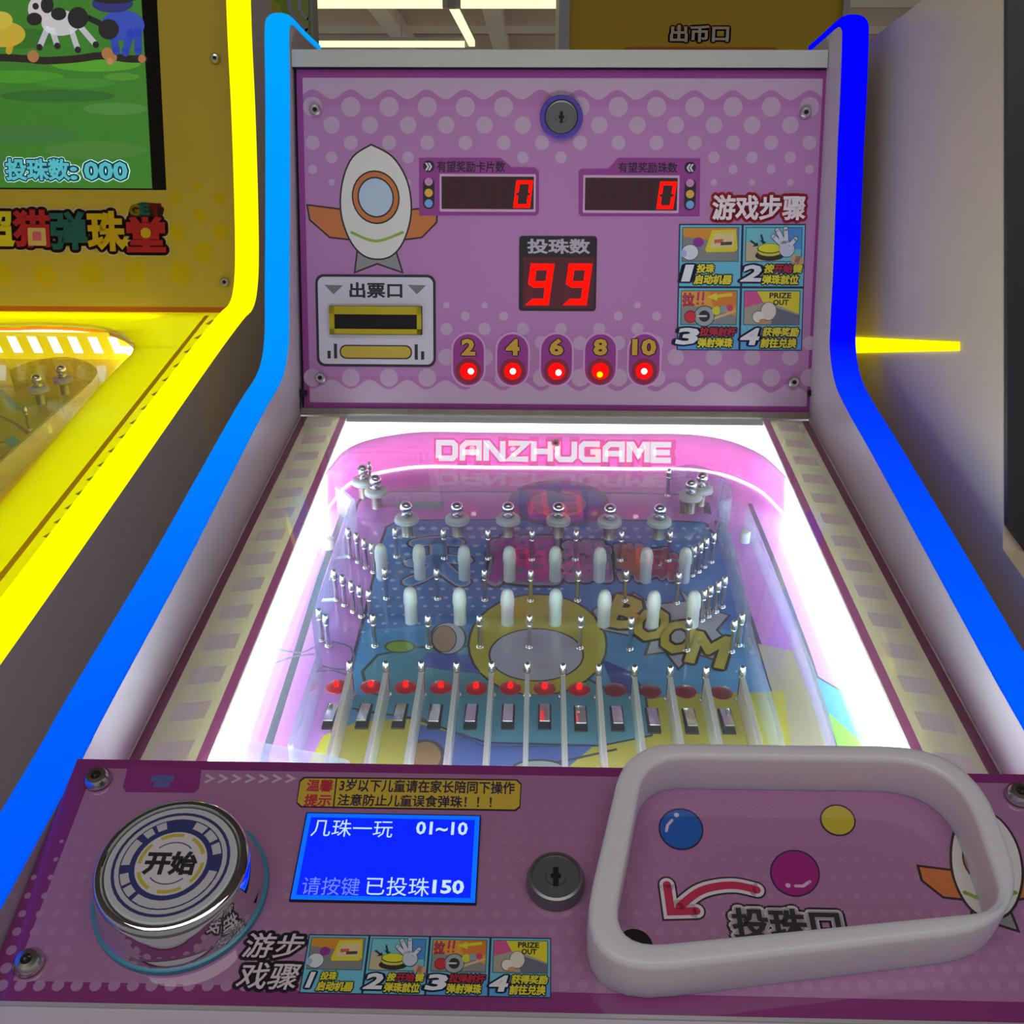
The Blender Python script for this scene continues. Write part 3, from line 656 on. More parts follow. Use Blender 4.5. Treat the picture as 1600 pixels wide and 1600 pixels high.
WP = Plane(DECK.at(0, ymid, -.0036), X, DECK.n + DECK.v * LEAN)
A = Art(WP, 'letter'); A.tech('DANZHUGAME', (682, 690, 1052, 721), [((228, 96, 168), 3.5, 1), ((250, 240, 248), 2.0, 2)]); A.done('arch_lettering', ROOT, label='white DANZHUGAME lettering outlined in pink')
W_ = place(WP, 868, 692, .0004) @ Matrix.Scale(.75, 4); o = link('panel_screw', me_s, ROOT, W_); link('hex_socket', me_sb, o, W_)

# ---- playfield floor print
A = Art(FLOOR, 'print_floor', 3e-5)
A.m.box((xl - .002, EB, -.003), (xr + .002, -.012, 0), 'print_floor', col=(206, 132, 206))
A.polyl([(xl, EB), (xr, EB), (xr, -.015), (xl, -.015)], (222, 140, 222), 1)
LINE = (84, 78, 96)
A.stroke([(542, 785), (500, 905), (460, 1035), (420, 1162), (405, 1210)], 12, LINE, 2)
A.stroke([(1172, 788), (1210, 880), (1262, 1020), (1307, 1160), (1320, 1205)], 9, LINE, 2)
A.stroke([(1120, 815), (1150, 900), (1190, 1020), (1226, 1157), (1238, 1210)], 9, LINE, 2)
A.stroke([(553, 806), (562, 782), (590, 769), (700, 768), (870, 769), (1000, 771), (1095, 774)], 5, LINE, 2, smooth=3)
A.rr(617, 783, 694, 796, 6, (150, 166, 172), 3)
A.poly([(1062, 782), (1074, 782), (1074, 803), (1062, 803)], (110, 90, 120), 3); A.poly([(1098, 783), (1108, 786), (1112, 804), (1100, 802)], (90, 70, 100), 3)
# blue star field
fld = smoothpath([(625, 814), (850, 813), (1075, 816), (1105, 826), (1122, 850)], 4) + [(1138, 890), (1164, 975), (1190, 1040), (1222, 1130), (1240, 1215)] + [(500, 1215), (530, 1120), (553, 1035), (580, 930), (597, 850), (606, 824)]
A.outl(fld, 9, (54, 50, 66), 2); A.poly(fld, (58, 142, 220), 3)
A.poly([(570, 985), (700, 975), (900, 985), (1164, 985), (1190, 1040), (1222, 1130), (1226, 1160), (520, 1160), (540, 1085)], (92, 178, 236), 4)
for r in range(13):
    y = 826 + r * 13.5; n = 0; x = 622 - r * 4.6 + (9 if r % 2 else 0); rad = 5.4 - r * .22
    lim = 1118 - r * 20 if r < 6 else 930 - (r - 6) * 52
    while x < lim:
        A.circ(x, y, rad * (1 - .35 * max(0, (x - 760) / 360)), (184, 216, 246), 5, n=14); x += 18.6
A.circ(873, 785, 79, (100, 92, 116), 4); A.circ(873, 786, 70, (62, 88, 196), 5); A.circ(872, 787, 44, (190, 140, 170), 6); A.circ(872, 787, 38, (120, 150, 214), 7)
A.circ(872, 767, 5, (50, 60, 150), 8); A.stroke([(838, 792), (872, 800), (906, 792)], 4, (214, 120, 120), 8, smooth=4)
# title lettering
for w, c, L in ((34, (58, 44, 70), 7), (27, (196, 200, 220), 8), (20, (66, 168, 236), 9)):
    for st in ([(652, 849), (682, 845), (713, 848)], [(645, 880), (684, 873), (726, 876)], [(684, 846), (684, 878), (668, 897), (642, 909)], [(684, 878), (702, 896), (722, 910)]): A.stroke(st, w, c, L, smooth=4)
for t, bx, c, w in (('超', (770, 842, 868, 908), (188, 66, 176), .05), ('猫', (884, 850, 950, 904), (196, 134, 200), .08), ('弹', (966, 854, 1008, 904), (214, 126, 76), .05), ('珠', (1014, 860, 1060, 904), (196, 44, 84), .05)):
    A.text(t, bx, [((58, 44, 70), .16, 7), ((196, 200, 220), .11, 8), (c, .045, 9)])
# plain yellow dome with a pale window, blue craft and ground
def oval(x, y, rx, ry, c, L, w=0, oc=(70, 62, 60)):
    if w: A.ell(x, y, rx + w, ry + w * .6, oc, L)
    A.ell(x, y, rx, ry, c, L + 1)
A.poly([(575, 1082), (566, 1050), (590, 1024), (650, 1012), (740, 1010), (900, 1050), (960, 1085), (900, 1110), (640, 1100)], (96, 178, 196), 6); A.outl([(575, 1082), (566, 1050), (590, 1024), (650, 1012), (740, 1010), (900, 1050), (960, 1085), (900, 1110), (640, 1100)], 5, (80, 84, 60), 7)
oval(625, 1011, 21, 8, (150, 196, 40), 8, 4, (84, 110, 50))
A.poly([(648, 1040), (668, 1020), (730, 1022), (760, 1055), (700, 1048)], (96, 120, 208), 8)
oval(700, 998, 26, 24, (214, 218, 232), 8, 3); oval(694, 999, 18, 20, (206, 176, 140), 10, 2)
oval(840, 1008, 106, 78, (220, 212, 48), 8, 4); oval(838, 1024, 72, 40, (206, 210, 230), 10, 3)
A.poly([(962, 1085), (940, 1030), (985, 1050), (1015, 1085)], (70, 90, 180), 8)
# BOOM burst
burst = [(925, 955), (955, 930), (975, 940), (990, 926), (1020, 945), (1070, 940), (1062, 922), (1100, 950), (1140, 962), (1120, 985), (1140, 1005), (1128, 1035), (1085, 1022), (1060, 1046), (1040, 1020), (1008, 1024), (1016, 1000), (975, 992), (940, 985)]
A.poly(burst, (196, 196, 206), 8); A.outl(burst, 4, (70, 64, 72), 9)
for t, cx, cy, w, h in (('B', 978, 958, 46, 46), ('O', 1018, 976, 48, 48), ('O', 1060, 996, 50, 48), ('M', 1108, 1016, 54, 46)):
    A.text(t, (cx - w / 2, cy - h / 2, cx + w / 2, cy + h / 2), [((96, 76, 40), .1, 10), ((226, 208, 50), .045, 11)], rot=-18)
for cx, cy in ((968, 978), (1035, 1012)): A.poly([(cx + (9 if i % 2 == 0 else 4) * math.cos(i * math.pi / 5 + .3), cy + (7 if i % 2 == 0 else 3) * math.sin(i * math.pi / 5 + .3)) for i in range(10)], (110, 190, 180), 10)
# ground
A.poly([(1010, 1094), (1060, 1086), (1224, 1080), (1242, 1215), (470, 1215), (505, 1150), (560, 1128), (660, 1122), (760, 1160), (880, 1165)], (222, 208, 40), 9)
A.poly([(545, 1088), (1010, 1086), (1016, 1150), (940, 1166), (760, 1168), (660, 1122), (560, 1112)], (90, 170, 196), 10); A.stroke([(560, 1112), (660, 1124), (760, 1168), (940, 1166), (1018, 1150), (1008, 1086)], 4, (44, 48, 70), 11)
A.poly([(640, 1128), (760, 1160), (930, 1164), (870, 1215), (650, 1215)], (72, 112, 206), 11); A.stroke([(552, 1108), (655, 1126), (760, 1161), (930, 1166)], 4, (40, 46, 74), 12)
oval(665, 1182, 24, 22, (180, 130, 60), 13, 7, (60, 58, 66)); oval(842, 1204, 40, 14, (190, 190, 196), 13, 5, (60, 58, 66)); A.stroke([(840, 1198), (900, 1186), (962, 1172)], 5, (50, 50, 40), 13)
for pts in ([(500, 1040), (530, 1046), (552, 1040), (548, 1012), (520, 1003)], [(497, 1050), (520, 1048), (545, 1056)], [(425, 1013), (446, 1017), (470, 1020), (490, 1012)], [(428, 1037), (460, 1026), (490, 1022)]): A.stroke(pts, 4, (140, 120, 150), 3, smooth=3)
A.poly([(1184, 1006), (1238, 1017), (1288, 1150), (1304, 1215), (1246, 1215), (1215, 1110)], (206, 188, 146), 4)
A.poly([(1274, 1056), (1318, 1083), (1352, 1160), (1362, 1215), (1330, 1215)], (76, 160, 224), 4); A.poly([(1294, 1114), (1347, 1160), (1362, 1215), (1322, 1215)], (130, 200, 40), 5); A.stroke([(1272, 1055), (1318, 1082)], 4, LINE, 6)
A.done('playfield_floor', ROOT)

# ---- pegs, posts, bumpers
PH = .0198
mp = M(); mp.lathe([(.0021, 0), (.0022, .0005), (.0017, .0012), (.0012, .0016), (.0012, .0125), (.0014, .013), (.0014, .0138), (.0012, .0142), (.0018, .0149), (.0020, .0156), (.0014, .0194), (.0011, PH), (.0001, PH)], 'steel', 14, caps=False); me_p = mp.mesh('peg', ang=50)
PEGS = [(547.5, 872), (560, 880), (572, 889), (584, 896), (620, 872), (694.5, 874), (763, 874.5), (831, 876), (899, 876), (969, 877), (1044, 877.5), (1081, 901), (1091, 895), (1100, 887.5), (1111, 880),
        (526, 939), (539, 947.5), (552.5, 957.5), (565, 965), (579.5, 972), (604, 937), (684, 937.5), (757.5, 939), (829, 940), (902.5, 940), (976, 940), (1057, 944), (1096, 971), (1106, 965), (1118, 957.5), (1128, 950),
        (503, 1002), (513, 1011), (586, 1011), (670.5, 1012.5), (750, 1012.5), (827, 1012.5), (906, 1014), (984, 1016), (1072.5, 1017.5), (1142.5, 1020), (1154, 1010), (579, 765), (1043, 776)]
for p in PEGS: link('peg', me_p, ROOT, place(FLOOR, p[0], p[1] - 1))
TOPS = [(546, 1034), (602.5, 1034), (658, 1034), (713, 1035), (768, 1035), (824, 1036), (880, 1037.5), (936, 1039), (992, 1040), (1048, 1041), (1104, 1042.5), (1161, 1041)]
divs = []
for p in TOPS:
    a, b = FLOOR.hit(p[0], p[1], PH); divs.append((a, b)); link('peg', me_p, ROOT, FLOOR.T @ Matrix.Translation((a, b, 0)))
mr = M(); mr.lathe([(.0034, 0), (.0034, .0112), (.0037, .0122), (.0038, .0132), (.0036, .0172), (.0031, .0198), (.002, .0214), (.0001, .0219)], 'silicone', 20, caps=False); me_r = mr.mesh('rubber_post', ang=60)
for p in ((597.5, 905), (656.5, 906), (726, 907.5), (796, 909), (867, 909), (936, 910), (1008, 911), (1068, 911), (643, 975), (719, 976), (793, 978), (867.5, 978), (943, 980), (1019, 981), (1081, 981)):
    link('rubber_post', me_r, ROOT, place(FLOOR, p[0], p[1] - 3))
mb = M(); mb.lathe([(.0036, 0), (.0034, .0005), (.0034, .0095)], 'brushed', 20); me_b = mb.mesh('bumper_post')
mg = M(); mg.lathe([(.0036, .0088), (.0058, .0089), (.0074, .0098), (.0076, .0105), (.0066, .0112), (.0066, .0116), (.0074, .0121), (.0068, .0130), (.004, .0136), (.0025, .0136)], 'silicone', 28, caps=False); me_g = mg.mesh('rubber_ring', ang=50)
mk = M(); mk.lathe([(.0038, .0136), (.0038, .0142), (.0028, .0144), (.0028, .0148), (.0037, .0150), (.0037, .0156), (.0022, .0160)] + [(.0039 * math.sin(math.radians(a)), .0192 - .0039 * math.cos(math.radians(a))) for a in range(38, 179, 14)] + [(.0001, .0231)], 'chrome', 24, caps=False); me_k = mk.mesh('ball_top', ang=50)
for p in ((635.5, 812), (714.5, 812.5), (794, 813), (872.5, 813.5), (952.5, 816), (1030, 816), (567.5, 753), (587.5, 769), (1096, 765), (1079, 776)):
    W = place(FLOOR, p[0], p[1], .0108); a, b = FLOOR.hit(p[0], p[1], .0108); W = FLOOR.T @ Matrix.Translation((a, b, 0))
    o = link('bumper_post', me_b, ROOT, W); link('rubber_ring', me_g, o, W); link('ball_top', me_k, o, W)
# white dividers, lamps and sensor slots
for a, b in divs:
    m = M(); m.box((-.0011, EB + .002 - b, 0), (.0011, -.0022, .0150), 'divider_white'); link('divider', m.mesh('divider'), ROOT, FLOOR.T @ Matrix.Translation((a, b, 0)))
mlit = M(); mlit.lathe([(.0056, 0), (.0054, .0006), (.0035, .0011), (.0012, .0012), (.0001, .0012)], 'red_lens', 24, caps=False); me_lit = mlit.mesh('lane_lamp')
moff = M(); moff.lathe([(.0056, 0), (.0054, .0006), (.0035, .0011), (.0012, .0012), (.0001, .0012)], 'red_lens_off', 24, caps=False); me_off = moff.mesh('lane_lamp')
mled = M(); mled.lathe([(.0014, .001), (.0014, .0028), (.001, .0036), (.0001, .004)], 'red_glow', 14, caps=False); me_led = mled.mesh('lamp_bulb')
LAMPS = [(526, 1074), (580, 1074), (634, 1074.5), (689, 1075), (744, 1076), (797.5, 1076), (851, 1077), (905, 1078), (961, 1079), (1016, 1081), (1071, 1081.5), (1127.5, 1083)]
for i, p in enumerate(LAMPS):
    W = place(FLOOR, *p); o = link('lane_lamp', me_lit if i < 8 else me_off, ROOT, W, None if i < 8 else 'unlit dark red lamp')
    if i < 8: link('lamp_bulb', me_led, o, W)
mslot = M(); mslot.box((-.0031, -.0090, 0), (.0031, .0090, .0012), 'black'); me_slot = mslot.mesh('sensor_slot')
mmir = M(); mmir.box((-.0023, -.0084, -.0002), (.0023, .0084, .0003), 'chrome'); me_mir = mmir.mesh('mirror_plate')
for p in ((518, 1121), (569, 1121), (625, 1121), (680, 1122), (736, 1122), (794, 1122), (851, 1122), (907, 1125), (964, 1125), (1020, 1128), (1078, 1129), (1135, 1129)):
    W = place(FLOOR, *p); o = link('sensor_slot', me_slot, ROOT, W); link('mirror_plate', me_mir, o, W @ Matrix.Translation((0, 0, .0032)) @ Matrix.Rotation(math.radians(-11), 4, 'X'))
# clear guide rails
def rail(pts, z0, z1, th, name, mat='acrylic', label=None, sm=0):
    q = [FLOOR.hit(*p) for p in pts]
    if sm: q = smoothpath(q, sm)
    m = M(); m._band(offset(q, th / 2), offset(q, -th / 2), z0, z1, mat, FLOOR.T); link(name, m.mesh(name), ROOT, None, label)
rail([(530, 800), (555, 822), (495, 1012), (503, 1072), (472, 1171), (460, 1215)], 0.0001, .0185, .0024, 'guide_rail')
rail([(1049, 773), (1058, 769), (1080, 767), (1112, 777), (1134, 798), (1137, 818), (1121, 832), (1140, 900), (1163, 1000), (1166, 1030), (1201, 1157), (1215, 1215)], 0.0001, .0185, .0024, 'launch_guide', sm=4)
rail([(1164, 822), (1210, 935), (1262, 1070), (1290, 1160), (1300, 1215)], 0.0001, .012, .002, 'launch_rail')
rail([(500, 850), (470, 930), (420, 1060), (388, 1160), (372, 1215)], 0.0001, .010, .002, 'side_rail')
mc = M(); mc.lathe([(.0032, .0), (.0032, .006), (.0026, .0068), (.0001, .007)], 'silicone', 18, caps=False); me_c = mc.mesh('stop_cap')
for p in ((515, 856), (1163, 846)): link('stop_cap', me_c, ROOT, place(FLOOR, *p, .006))
m = M(); FP = DECK.shifted(-.006); m.prism([FP.hit(*p) for p in ((357, 1158), (410, 1163), (470, 1173), (545, 1190), (560, 1215), (330, 1215), (341, 1190))], -.0009, .0009, 'acrylic', FP.T); link('front_film', m.mesh('front_film'), ROOT, None, 'cloudy film at the front corner of the playfield')

# ---- sloping control panel
A = Art(CTRL, 'print')
cu0, cu1 = -HW + .0006, HW - .0006; cv0 = CTRL.hit(860, 1198)[1]; cv1 = CTRL.hit(800, 1582)[1]
A.m.box((cu0, cv1, -.006), (cu1, cv0, 0), 'print', col=(150, 60, 140))
CM = (140, 40, 120); CP_ = (178, 122, 166)
A.polyl([(cu0, cv1), (cu1, cv1), (cu1, cv0), (cu0, cv0)], CM, 1)
bw = .0040
A.polyl([(cu0 + .0075, cv1 + .0065), (cu1 - bw, cv1 + .0065), (cu1 - bw, cv0 - bw), (cu0 + .0075, cv0 - bw)], CP_, 2)
r = 0
for y, rad in ((1262, 2), (1288, 2.6), (1315, 3.2), (1343, 3.8), (1371, 4.6), (1400, 5.4), (1428, 6.2), (1456, 7.2), (1485, 8.2), (1513, 9), (1540, 9.6)):
    x = 60 + (13 if r % 2 else 0) - (y - 1300) * .3
    while x < 1600:
        dx = (x - 855) * (1 + (y - 1400) * .0006) + 855
        if not (150 < x < 425 and y < 1520) and not (470 < x < 760 and y < 1410): A.circ(dx, y, rad, (184, 134, 173), 3, n=10)
        x += 27
    r += 1
A.poly([(200, 1198), (315, 1200), (311, 1232), (304, 1239), (197, 1238), (192, 1230)], (150, 46, 130), 4)
A.rr(236, 1212, 272, 1222, 3, (96, 104, 170), 5); A.rr(240, 1223, 266, 1231, 3, (96, 104, 170), 5)
for i in range(7): A.stroke([(322 + 21 * i, 1211), (333 + 21 * i, 1217), (320 + 21 * i, 1223)], 4, (222, 190, 216), 4, cap=False)
# warning label
lab = [(475, 1214), (808, 1218), (815, 1225), (813, 1262), (806, 1268), (470, 1262), (463, 1255), (468, 1220)]
A.poly(lab, (40, 30, 46), 4); cx, cy = 640, 1241
A.poly([(cx + (x - cx) * .991, cy + (y - cy) * .90) for x, y in lab], (224, 190, 60), 5); A.stroke([(526, 1217), (521, 1263)], 2.2, (40, 30, 46), 6)
A.text('温馨', (480, 1219, 520, 1237), [((206, 40, 76), .03, 6)]); A.text('提示', (476, 1242, 517, 1260), [((206, 40, 76), .03, 6)])
A.text('3岁以下儿童请在家长陪同下操作', (531, 1220, 804, 1239), [((44, 34, 70), .022, 6)]); A.text('注意防止儿童误食弹珠！！！', (528, 1243, 768, 1261), [((44, 34, 70), .022, 6)])
# marbles, arrow and wording inside the tray
for x, y, rx, ry, c in ((1064, 1296, 33, 30, (20, 96, 190)), (1242, 1365, 37, 34, (170, 20, 130)), (1309, 1282, 26, 22, (206, 190, 44))):
    A.ell(x, y, rx + 2.5, ry + 2.5, (52, 30, 70), 4, 20); A.ell(x, y, rx, ry, c, 5, 20)
A.stroke([(1041, 1299), (1043, 1290), (1050, 1282)], 4.5, (226, 206, 236), 6); A.circ(1057, 1274, 4, (226, 206, 236), 6)
A.stroke([(1243, 1385), (1255, 1385), (1265, 1378)], 5, (236, 190, 226), 6); A.circ(1231, 1384, 4, (236, 190, 226), 6)
curve = [(1182, 1391), (1150, 1384), (1118, 1386), (1090, 1395), (1062, 1417)]
for c, w, L in (((58, 34, 52), 30, 4), ((236, 226, 234), 24, 5), ((206, 40, 84), 13, 6)):
    A.stroke(curve, w, c, L, smooth=4); A.stroke([(1042, 1383), (1048, 1425), (1088, 1424)], w, c, L)
A.text('投珠口', (1146, 1422, 1312, 1468), [((58, 40, 56), .2, 4), ((236, 226, 234), .13, 5), ((44, 40, 54), .035, 6)])
rocket(A, lambda x, y: (1452 + 150 * x + 25 * y, 1262 + 190 * y), 4, 4)
# heading and picture strip
A.text('游步', (384, 1459, 474, 1497), [((44, 32, 48), .13, 4), ((232, 214, 228), .012, 5)], shear=.16); A.text('戏骤', (374, 1505, 466, 1546), [((44, 32, 48), .13, 4), ((232, 214, 228), .012, 5)], shear=.16)
Q = quadmap((483, 1460), (861, 1466), (861, 1560), (467, 1552))
for n in (1, 2, 3, 4): steps_cell(A, sub(Q, .25 * (n - 1), 0, .25 * n, 1), n, WORDS[n], 5)
A.done('control_panel', ROOT)
m = M(); m.box((cu0, cv1 - .0012, -.012), (cu1, cv1, .0004), 'alu', CTRL.T); m.box((cu0, cv1 - .030, -.03), (cu1, cv1 - .0012, -.0006), 'white_laminate', CTRL.T); link('front_trim', m.mesh('front_trim'), ROOT, None, 'pale trim below the control panel')
for p in ((153, 1218), (45, 1505), (1592, 1243)): screw(CTRL, *p, ROOT, 1.15)
lock(CTRL, 868, 1382, .0096, ROOT, None, .0005, .0055)
# LCD
A = Art(CTRL.shifted(.0012), 'lcd')
lq = [(480, 1271), (749, 1275), (743, 1410), (454, 1406)]
u0 = sum(A.loc(lq)[i][0] for i in (0, 3)) / 2; u1 = sum(A.loc(lq)[i][0] for i in (1, 2)) / 2; w1 = sum(A.loc(lq)[i][1] for i in (0, 1)) / 2; w0 = sum(A.loc(lq)[i][1] for i in (2, 3)) / 2
A.m.box((u0 - .0004, w0 - .0004, -.001), (u1 + .0004, w1 + .0004, 0), 'black')
A.polyl([(u0, w0), (u1, w0), (u1, w1), (u0, w1)], (0, 96, 255), 1); g = .0016
A.polyl([(u0 + g, w0 + g), (u1 - g, w0 + g), (u1 - g, w1 - g), (u0 + g, w1 - g)], (0, 30, 255), 2)
LT = (176, 206, 255)
A.text('几珠一玩', (487, 1281, 614, 1308), [(LT, 0, 3)]); A.text('01~10', (651, 1285, 730, 1304), [(LT, .025, 3)])
A.text('请按键', (472, 1371, 562, 1399), [((96, 120, 255), 0, 3)]); A.text('已投珠', (572, 1371, 671, 1400), [(LT, 0, 3)]); A.text('150', (677, 1376, 724, 1396), [(LT, .03, 3)])
A.done('display_screen', ROOT, label='lit blue display screen')
# start button
W = place(CTRL, 284, 1393, .0003); k = CTRL
rb = abs(k.hit(419, 1393)[0] - k.hit(150, 1393)[0]) / 2
m = M(); m.lathe([(rb, 0), (rb * .995, .0016), (rb * .95, .0022), (rb * .9, .0022)], 'teal_plastic', 56, caps=False); o = link('start_button', m.mesh('start_button'), ROOT, W, 'round chrome start button')
m = M(); m.lathe([(rb * .97, .0008), (rb * .955, .0030), (rb * .93, .0040), (rb * .915, .0060), (rb * .885, .0125), (rb * .87, .0145), (rb * .855, .0160), (rb * .82, .0170), (rb * .77, .0172), (rb * .75, .0164), (rb * .735, .0164)], 'chrome', 64, caps=False); link('chrome_housing', m.mesh('chrome_housing', ang=50), o, W)
A = Art(CTRL.shifted(.0003), 'print'); cxy = A.pl.hit(284, 1393)
def disc(r0, r1, a0, a1, c, h, n=40):
    pts = []
    for i in range(n + 1):
        t = math.radians(a0 + (a1 - a0) * i / n); pts.append((r1 * math.cos(t), r1 * math.sin(t)))
    if r0 > 0:
        inn = [(r0 * math.cos(math.radians(a0 + (a1 - a0) * i / n)), r0 * math.sin(math.radians(a0 + (a1 - a0) * i / n))) for i in range(n + 1)]
        for i in range(n): mcap.add([(x, y, h) for x, y in (inn[i], pts[i], pts[i + 1], inn[i + 1])], [(0, 1, 2, 3)], 'print', c)
    else: mcap.add([(x, y, h) for x, y in pts[:-1]], [tuple(range(n))], 'print', c)
mcap = M(); mcap.lathe([(rb * .74, .0150), (rb * .73, .0166), (rb * .70, .0170)], 'silicone', 56, caps=False)
NB = (44, 54, 116); WT = (206, 202, 206)
disc(0, rb * .71, 0, 360, WT, .01702); disc(rb * .62, rb * .655, 0, 360, NB, .01706); disc(rb * .40, rb * .57, 0, 360, NB, .01706)
for a0, a1 in ((35, 52), (56, 73), (14, 30), (110, 122), (127, 139), (148, 184), (196, 212), (216, 230), (236, 350)): disc(rb * .46, rb * .555, a0, a1, WT, .0171, 10)
disc(0, rb * .395, 0, 360, (226, 220, 222), .0171)
for a0 in range(20, 380, 60): disc(rb * .335, rb * .375, a0, a0 + 42, (206, 186, 60), .01714, 8)
disc(rb * .255, rb * .268, 45, 135, NB, .01714, 10); disc(rb * .255, rb * .268, 225, 315, NB, .01714, 10)
g0, gf = glyphs('开始', 0); x0, y0, x1, y1 = bbox(g0); s_ = rb * .56 / (x1 - x0)
for c, g, h in (((36, 30, 36), .045, .0172),):
    vs, fs = glyphs('开始', g); mcap.add([((x - (x0 + x1) / 2) * s_, (y - (y0 + y1) / 2) * s_, h) for x, y in vs], fs, 'print', c)
link('button_cap', mcap.mesh('button_cap', ang=30), o, W, 'white cap printed with a blue ring')
# translucent feed tray
TH = .0185
TP = CTRL.shifted(TH)
def ln(a, b, y): return a[0] + (b[0] - a[0]) * (y - a[1]) / (b[1] - a[1])
l1, l2 = TP.hit(969, 1197), TP.hit(917, 1413); r1, r2 = TP.hit(1539, 1220), TP.hit(1596, 1370)
vt_l, vt_r = TP.hit(1024, 1159)[1], TP.hit(1450, 1163)[1]
b1, b2 = CTRL.hit(1029, 1560), CTRL.hit(1545, 1497)
def bl(x): return b1[1] + (b2[1] - b1[1]) * (x - b1[0]) / (b2[0] - b1[0])
BLx = ln(l1, l2, bl(l2[0])); BRx = ln(r1, r2, bl(r2[0]))
outq = [(ln(l1, l2, vt_l), vt_l), (ln(r1, r2, vt_r), vt_r), (BRx, bl(BRx)), (BLx, bl(BLx))]
il1, il2 = TP.hit(1003, 1215), TP.hit(960, 1440); ir1, ir2 = TP.hit(1510, 1235), TP.hit(1562, 1385); it_l, it_r = TP.hit(1038, 1183)[1], TP.hit(1450, 1188)[1]
ib1, ib2 = TP.hit(1010, 1474), TP.hit(1500, 1426)
def ibl(x): return ib1[1] + (ib2[1] - ib1[1]) * (x - ib1[0]) / (ib2[0] - ib1[0])
IBL = ln(il1, il2, ibl(il2[0])); IBR = ln(ir1, ir2, ibl(ir2[0]))
inq = [(ln(il1, il2, it_l), it_l), (ln(ir1, ir2, it_r), it_r), (IBR, ibl(IBR)), (IBL, ibl(IBL))]
def rq(q, rad, n=9):
    out = []
    for i in range(4):
        p = Vector(q[i]); a = Vector(q[i - 1]); b = Vector(q[(i + 1) % 4]); d1 = (a - p).normalized(); d2 = (b - p).normalized(); r = rad[i]
        p1, p2 = p + d1 * r, p + d2 * r
        for k in range(n):
            t = k / (n - 1); v = p1 * (1 - t) ** 2 + p * 2 * t * (1 - t) + p2 * t * t; out.append((v.x, v.y))
    return out
def grow(loop, d):
    n = len(loop); out = []
    for i in range(n):
        a = Vector(loop[i - 1]); b = Vector(loop[(i + 1) % n]); t = (b - a).normalized(); out.append((loop[i][0] - t.y * d, loop[i][1] + t.x * d))
    return out
ol = rq(outq, (.018, .030, .028, .032)); il = rq(inq, (.014, .024, .011, .017))
m = M(); loops = [(il, .0002), (il, TH - .0018), (grow(il, .0006), TH - .0005), (grow(il, .002), TH), (grow(ol, -.002), TH), (grow(ol, -.0006), TH - .0005), (ol, TH - .0018), (ol, .0002)]
sgn = 1 if sum(ol[i][0] * ol[(i + 1) % len(ol)][1] - ol[(i + 1) % len(ol)][0] * ol[i][1] for i in range(len(ol))) > 0 else -1
if sgn > 0: loops = [(il, .0002), (il, TH - .0012), (grow(il, -.0004), TH - .0003), (grow(il, -.0012), TH), (grow(ol, .0012), TH), (grow(ol, .0004), TH - .0003), (ol, TH - .0012), (ol, .0002)]
N = len(ol); vs = [(x, y, z) for lp, z in loops for x, y in lp]; fs = []
for a in range(len(loops)):
    b = (a + 1) % len(loops)
    for i in range(N):
        j = (i + 1) % N; fs.append((a * N + i, a * N + j, b * N + j, b * N + i))
m.add(vs, fs, 'milky', T=CTRL.T); link('feed_tray', m.mesh('feed_tray', ang=60), ROOT, None, 'milky white raised tray rim')
W = place(CTRL, 992, 1478, .0006); m = M(); m.lathe([(.0056, 0), (.0056, .0003), (.0001, .00035)], 'hole_brown' if 'hole_brown' in MATS else 'black', 28, caps=False); link('marble_hole', m.mesh('marble_hole'), ROOT, W, 'dark marble hole in the tray corner')

# ------------------------------------------------------------------ yellow machine next to it
LX = -0.265; LW = .021
LROOT = thing('arcade_machine', (-0.5, -0.1, 0), 'yellow game machine with a screen, logo and yellow edge light beside the pink one', 'arcade machine')
LPATH = [(389, -150), (390, -40), (393, 60), (398, 170), (402, 300), (403.5, 400), (401, 452), (394, 480), (378, 498), (330, 563), (192, 760), (108, 880), (0, 1032), (-110, 1185), (-260, 1400)]
side_unit(LPATH, LX, -1, LROOT, 'cabinet_side', 'yellow_led', width=LW, strip_label='glowing yellow edge strip', plabel='glossy grey side panel')
LI = LX - LW
_py, _pz = yz(402, 300, LX)
LH = Plane((0, _py + .030, _pz), X, (0, math.sin(math.radians(HEAD_L)), math.cos(math.radians(HEAD_L))))
_o = LH.at(0, LH.hit(200, 488)[1]); cy, cz = _o.y, _o.z
LH = Plane((0, cy, cz), X, (0, math.sin(math.radians(HEAD_L)), math.cos(math.radians(HEAD_L))))
LD = Plane((0, cy, cz), X, dirv(DECK_S))
LF = LD.shifted(-.028)
YB = (218, 190, 0)
A = Art(LH, 'print_flat')
uR = LI - .0004; uL = -1.0; vT = LH.hit(200, -200)[1]
A.m.box((uL, 0, -.02), (uR, vT, 0), 'print', col=YB)
A.polyl([(uL, .0004), (uR, .0004), (uR, .0052), (uL, .0052)], (206, 116, 10), 2)
A.polyl([(uR - .0022, .004), (uR, .004), (uR, vT), (uR - .0022, vT)], (222, 140, 20), 2)
for x, y, r in ((142, 427, 18), (211, 426, 18), (282, 426, 18), (70, 430, 18), (2, 428, 18), (278, 363, 13), (345, 362, 13), (312, 338, 11), (275, 309, 9), (342, 310, 9), (309, 292, 7), (317, 394, 15)): A.circ(x, y, r, (222, 196, 16), 1)
A.poly([(-700, 292), (260, 297), (244, -30), (240, -200), (-700, -200)], (24, 22, 18), 3)
pts = [(-700, 290), (238, 294.5), (229, 130), (221, 0), (214, -190), (-700, -190)]
A.poly(pts, (58, 128, 34), 4, 'screen')
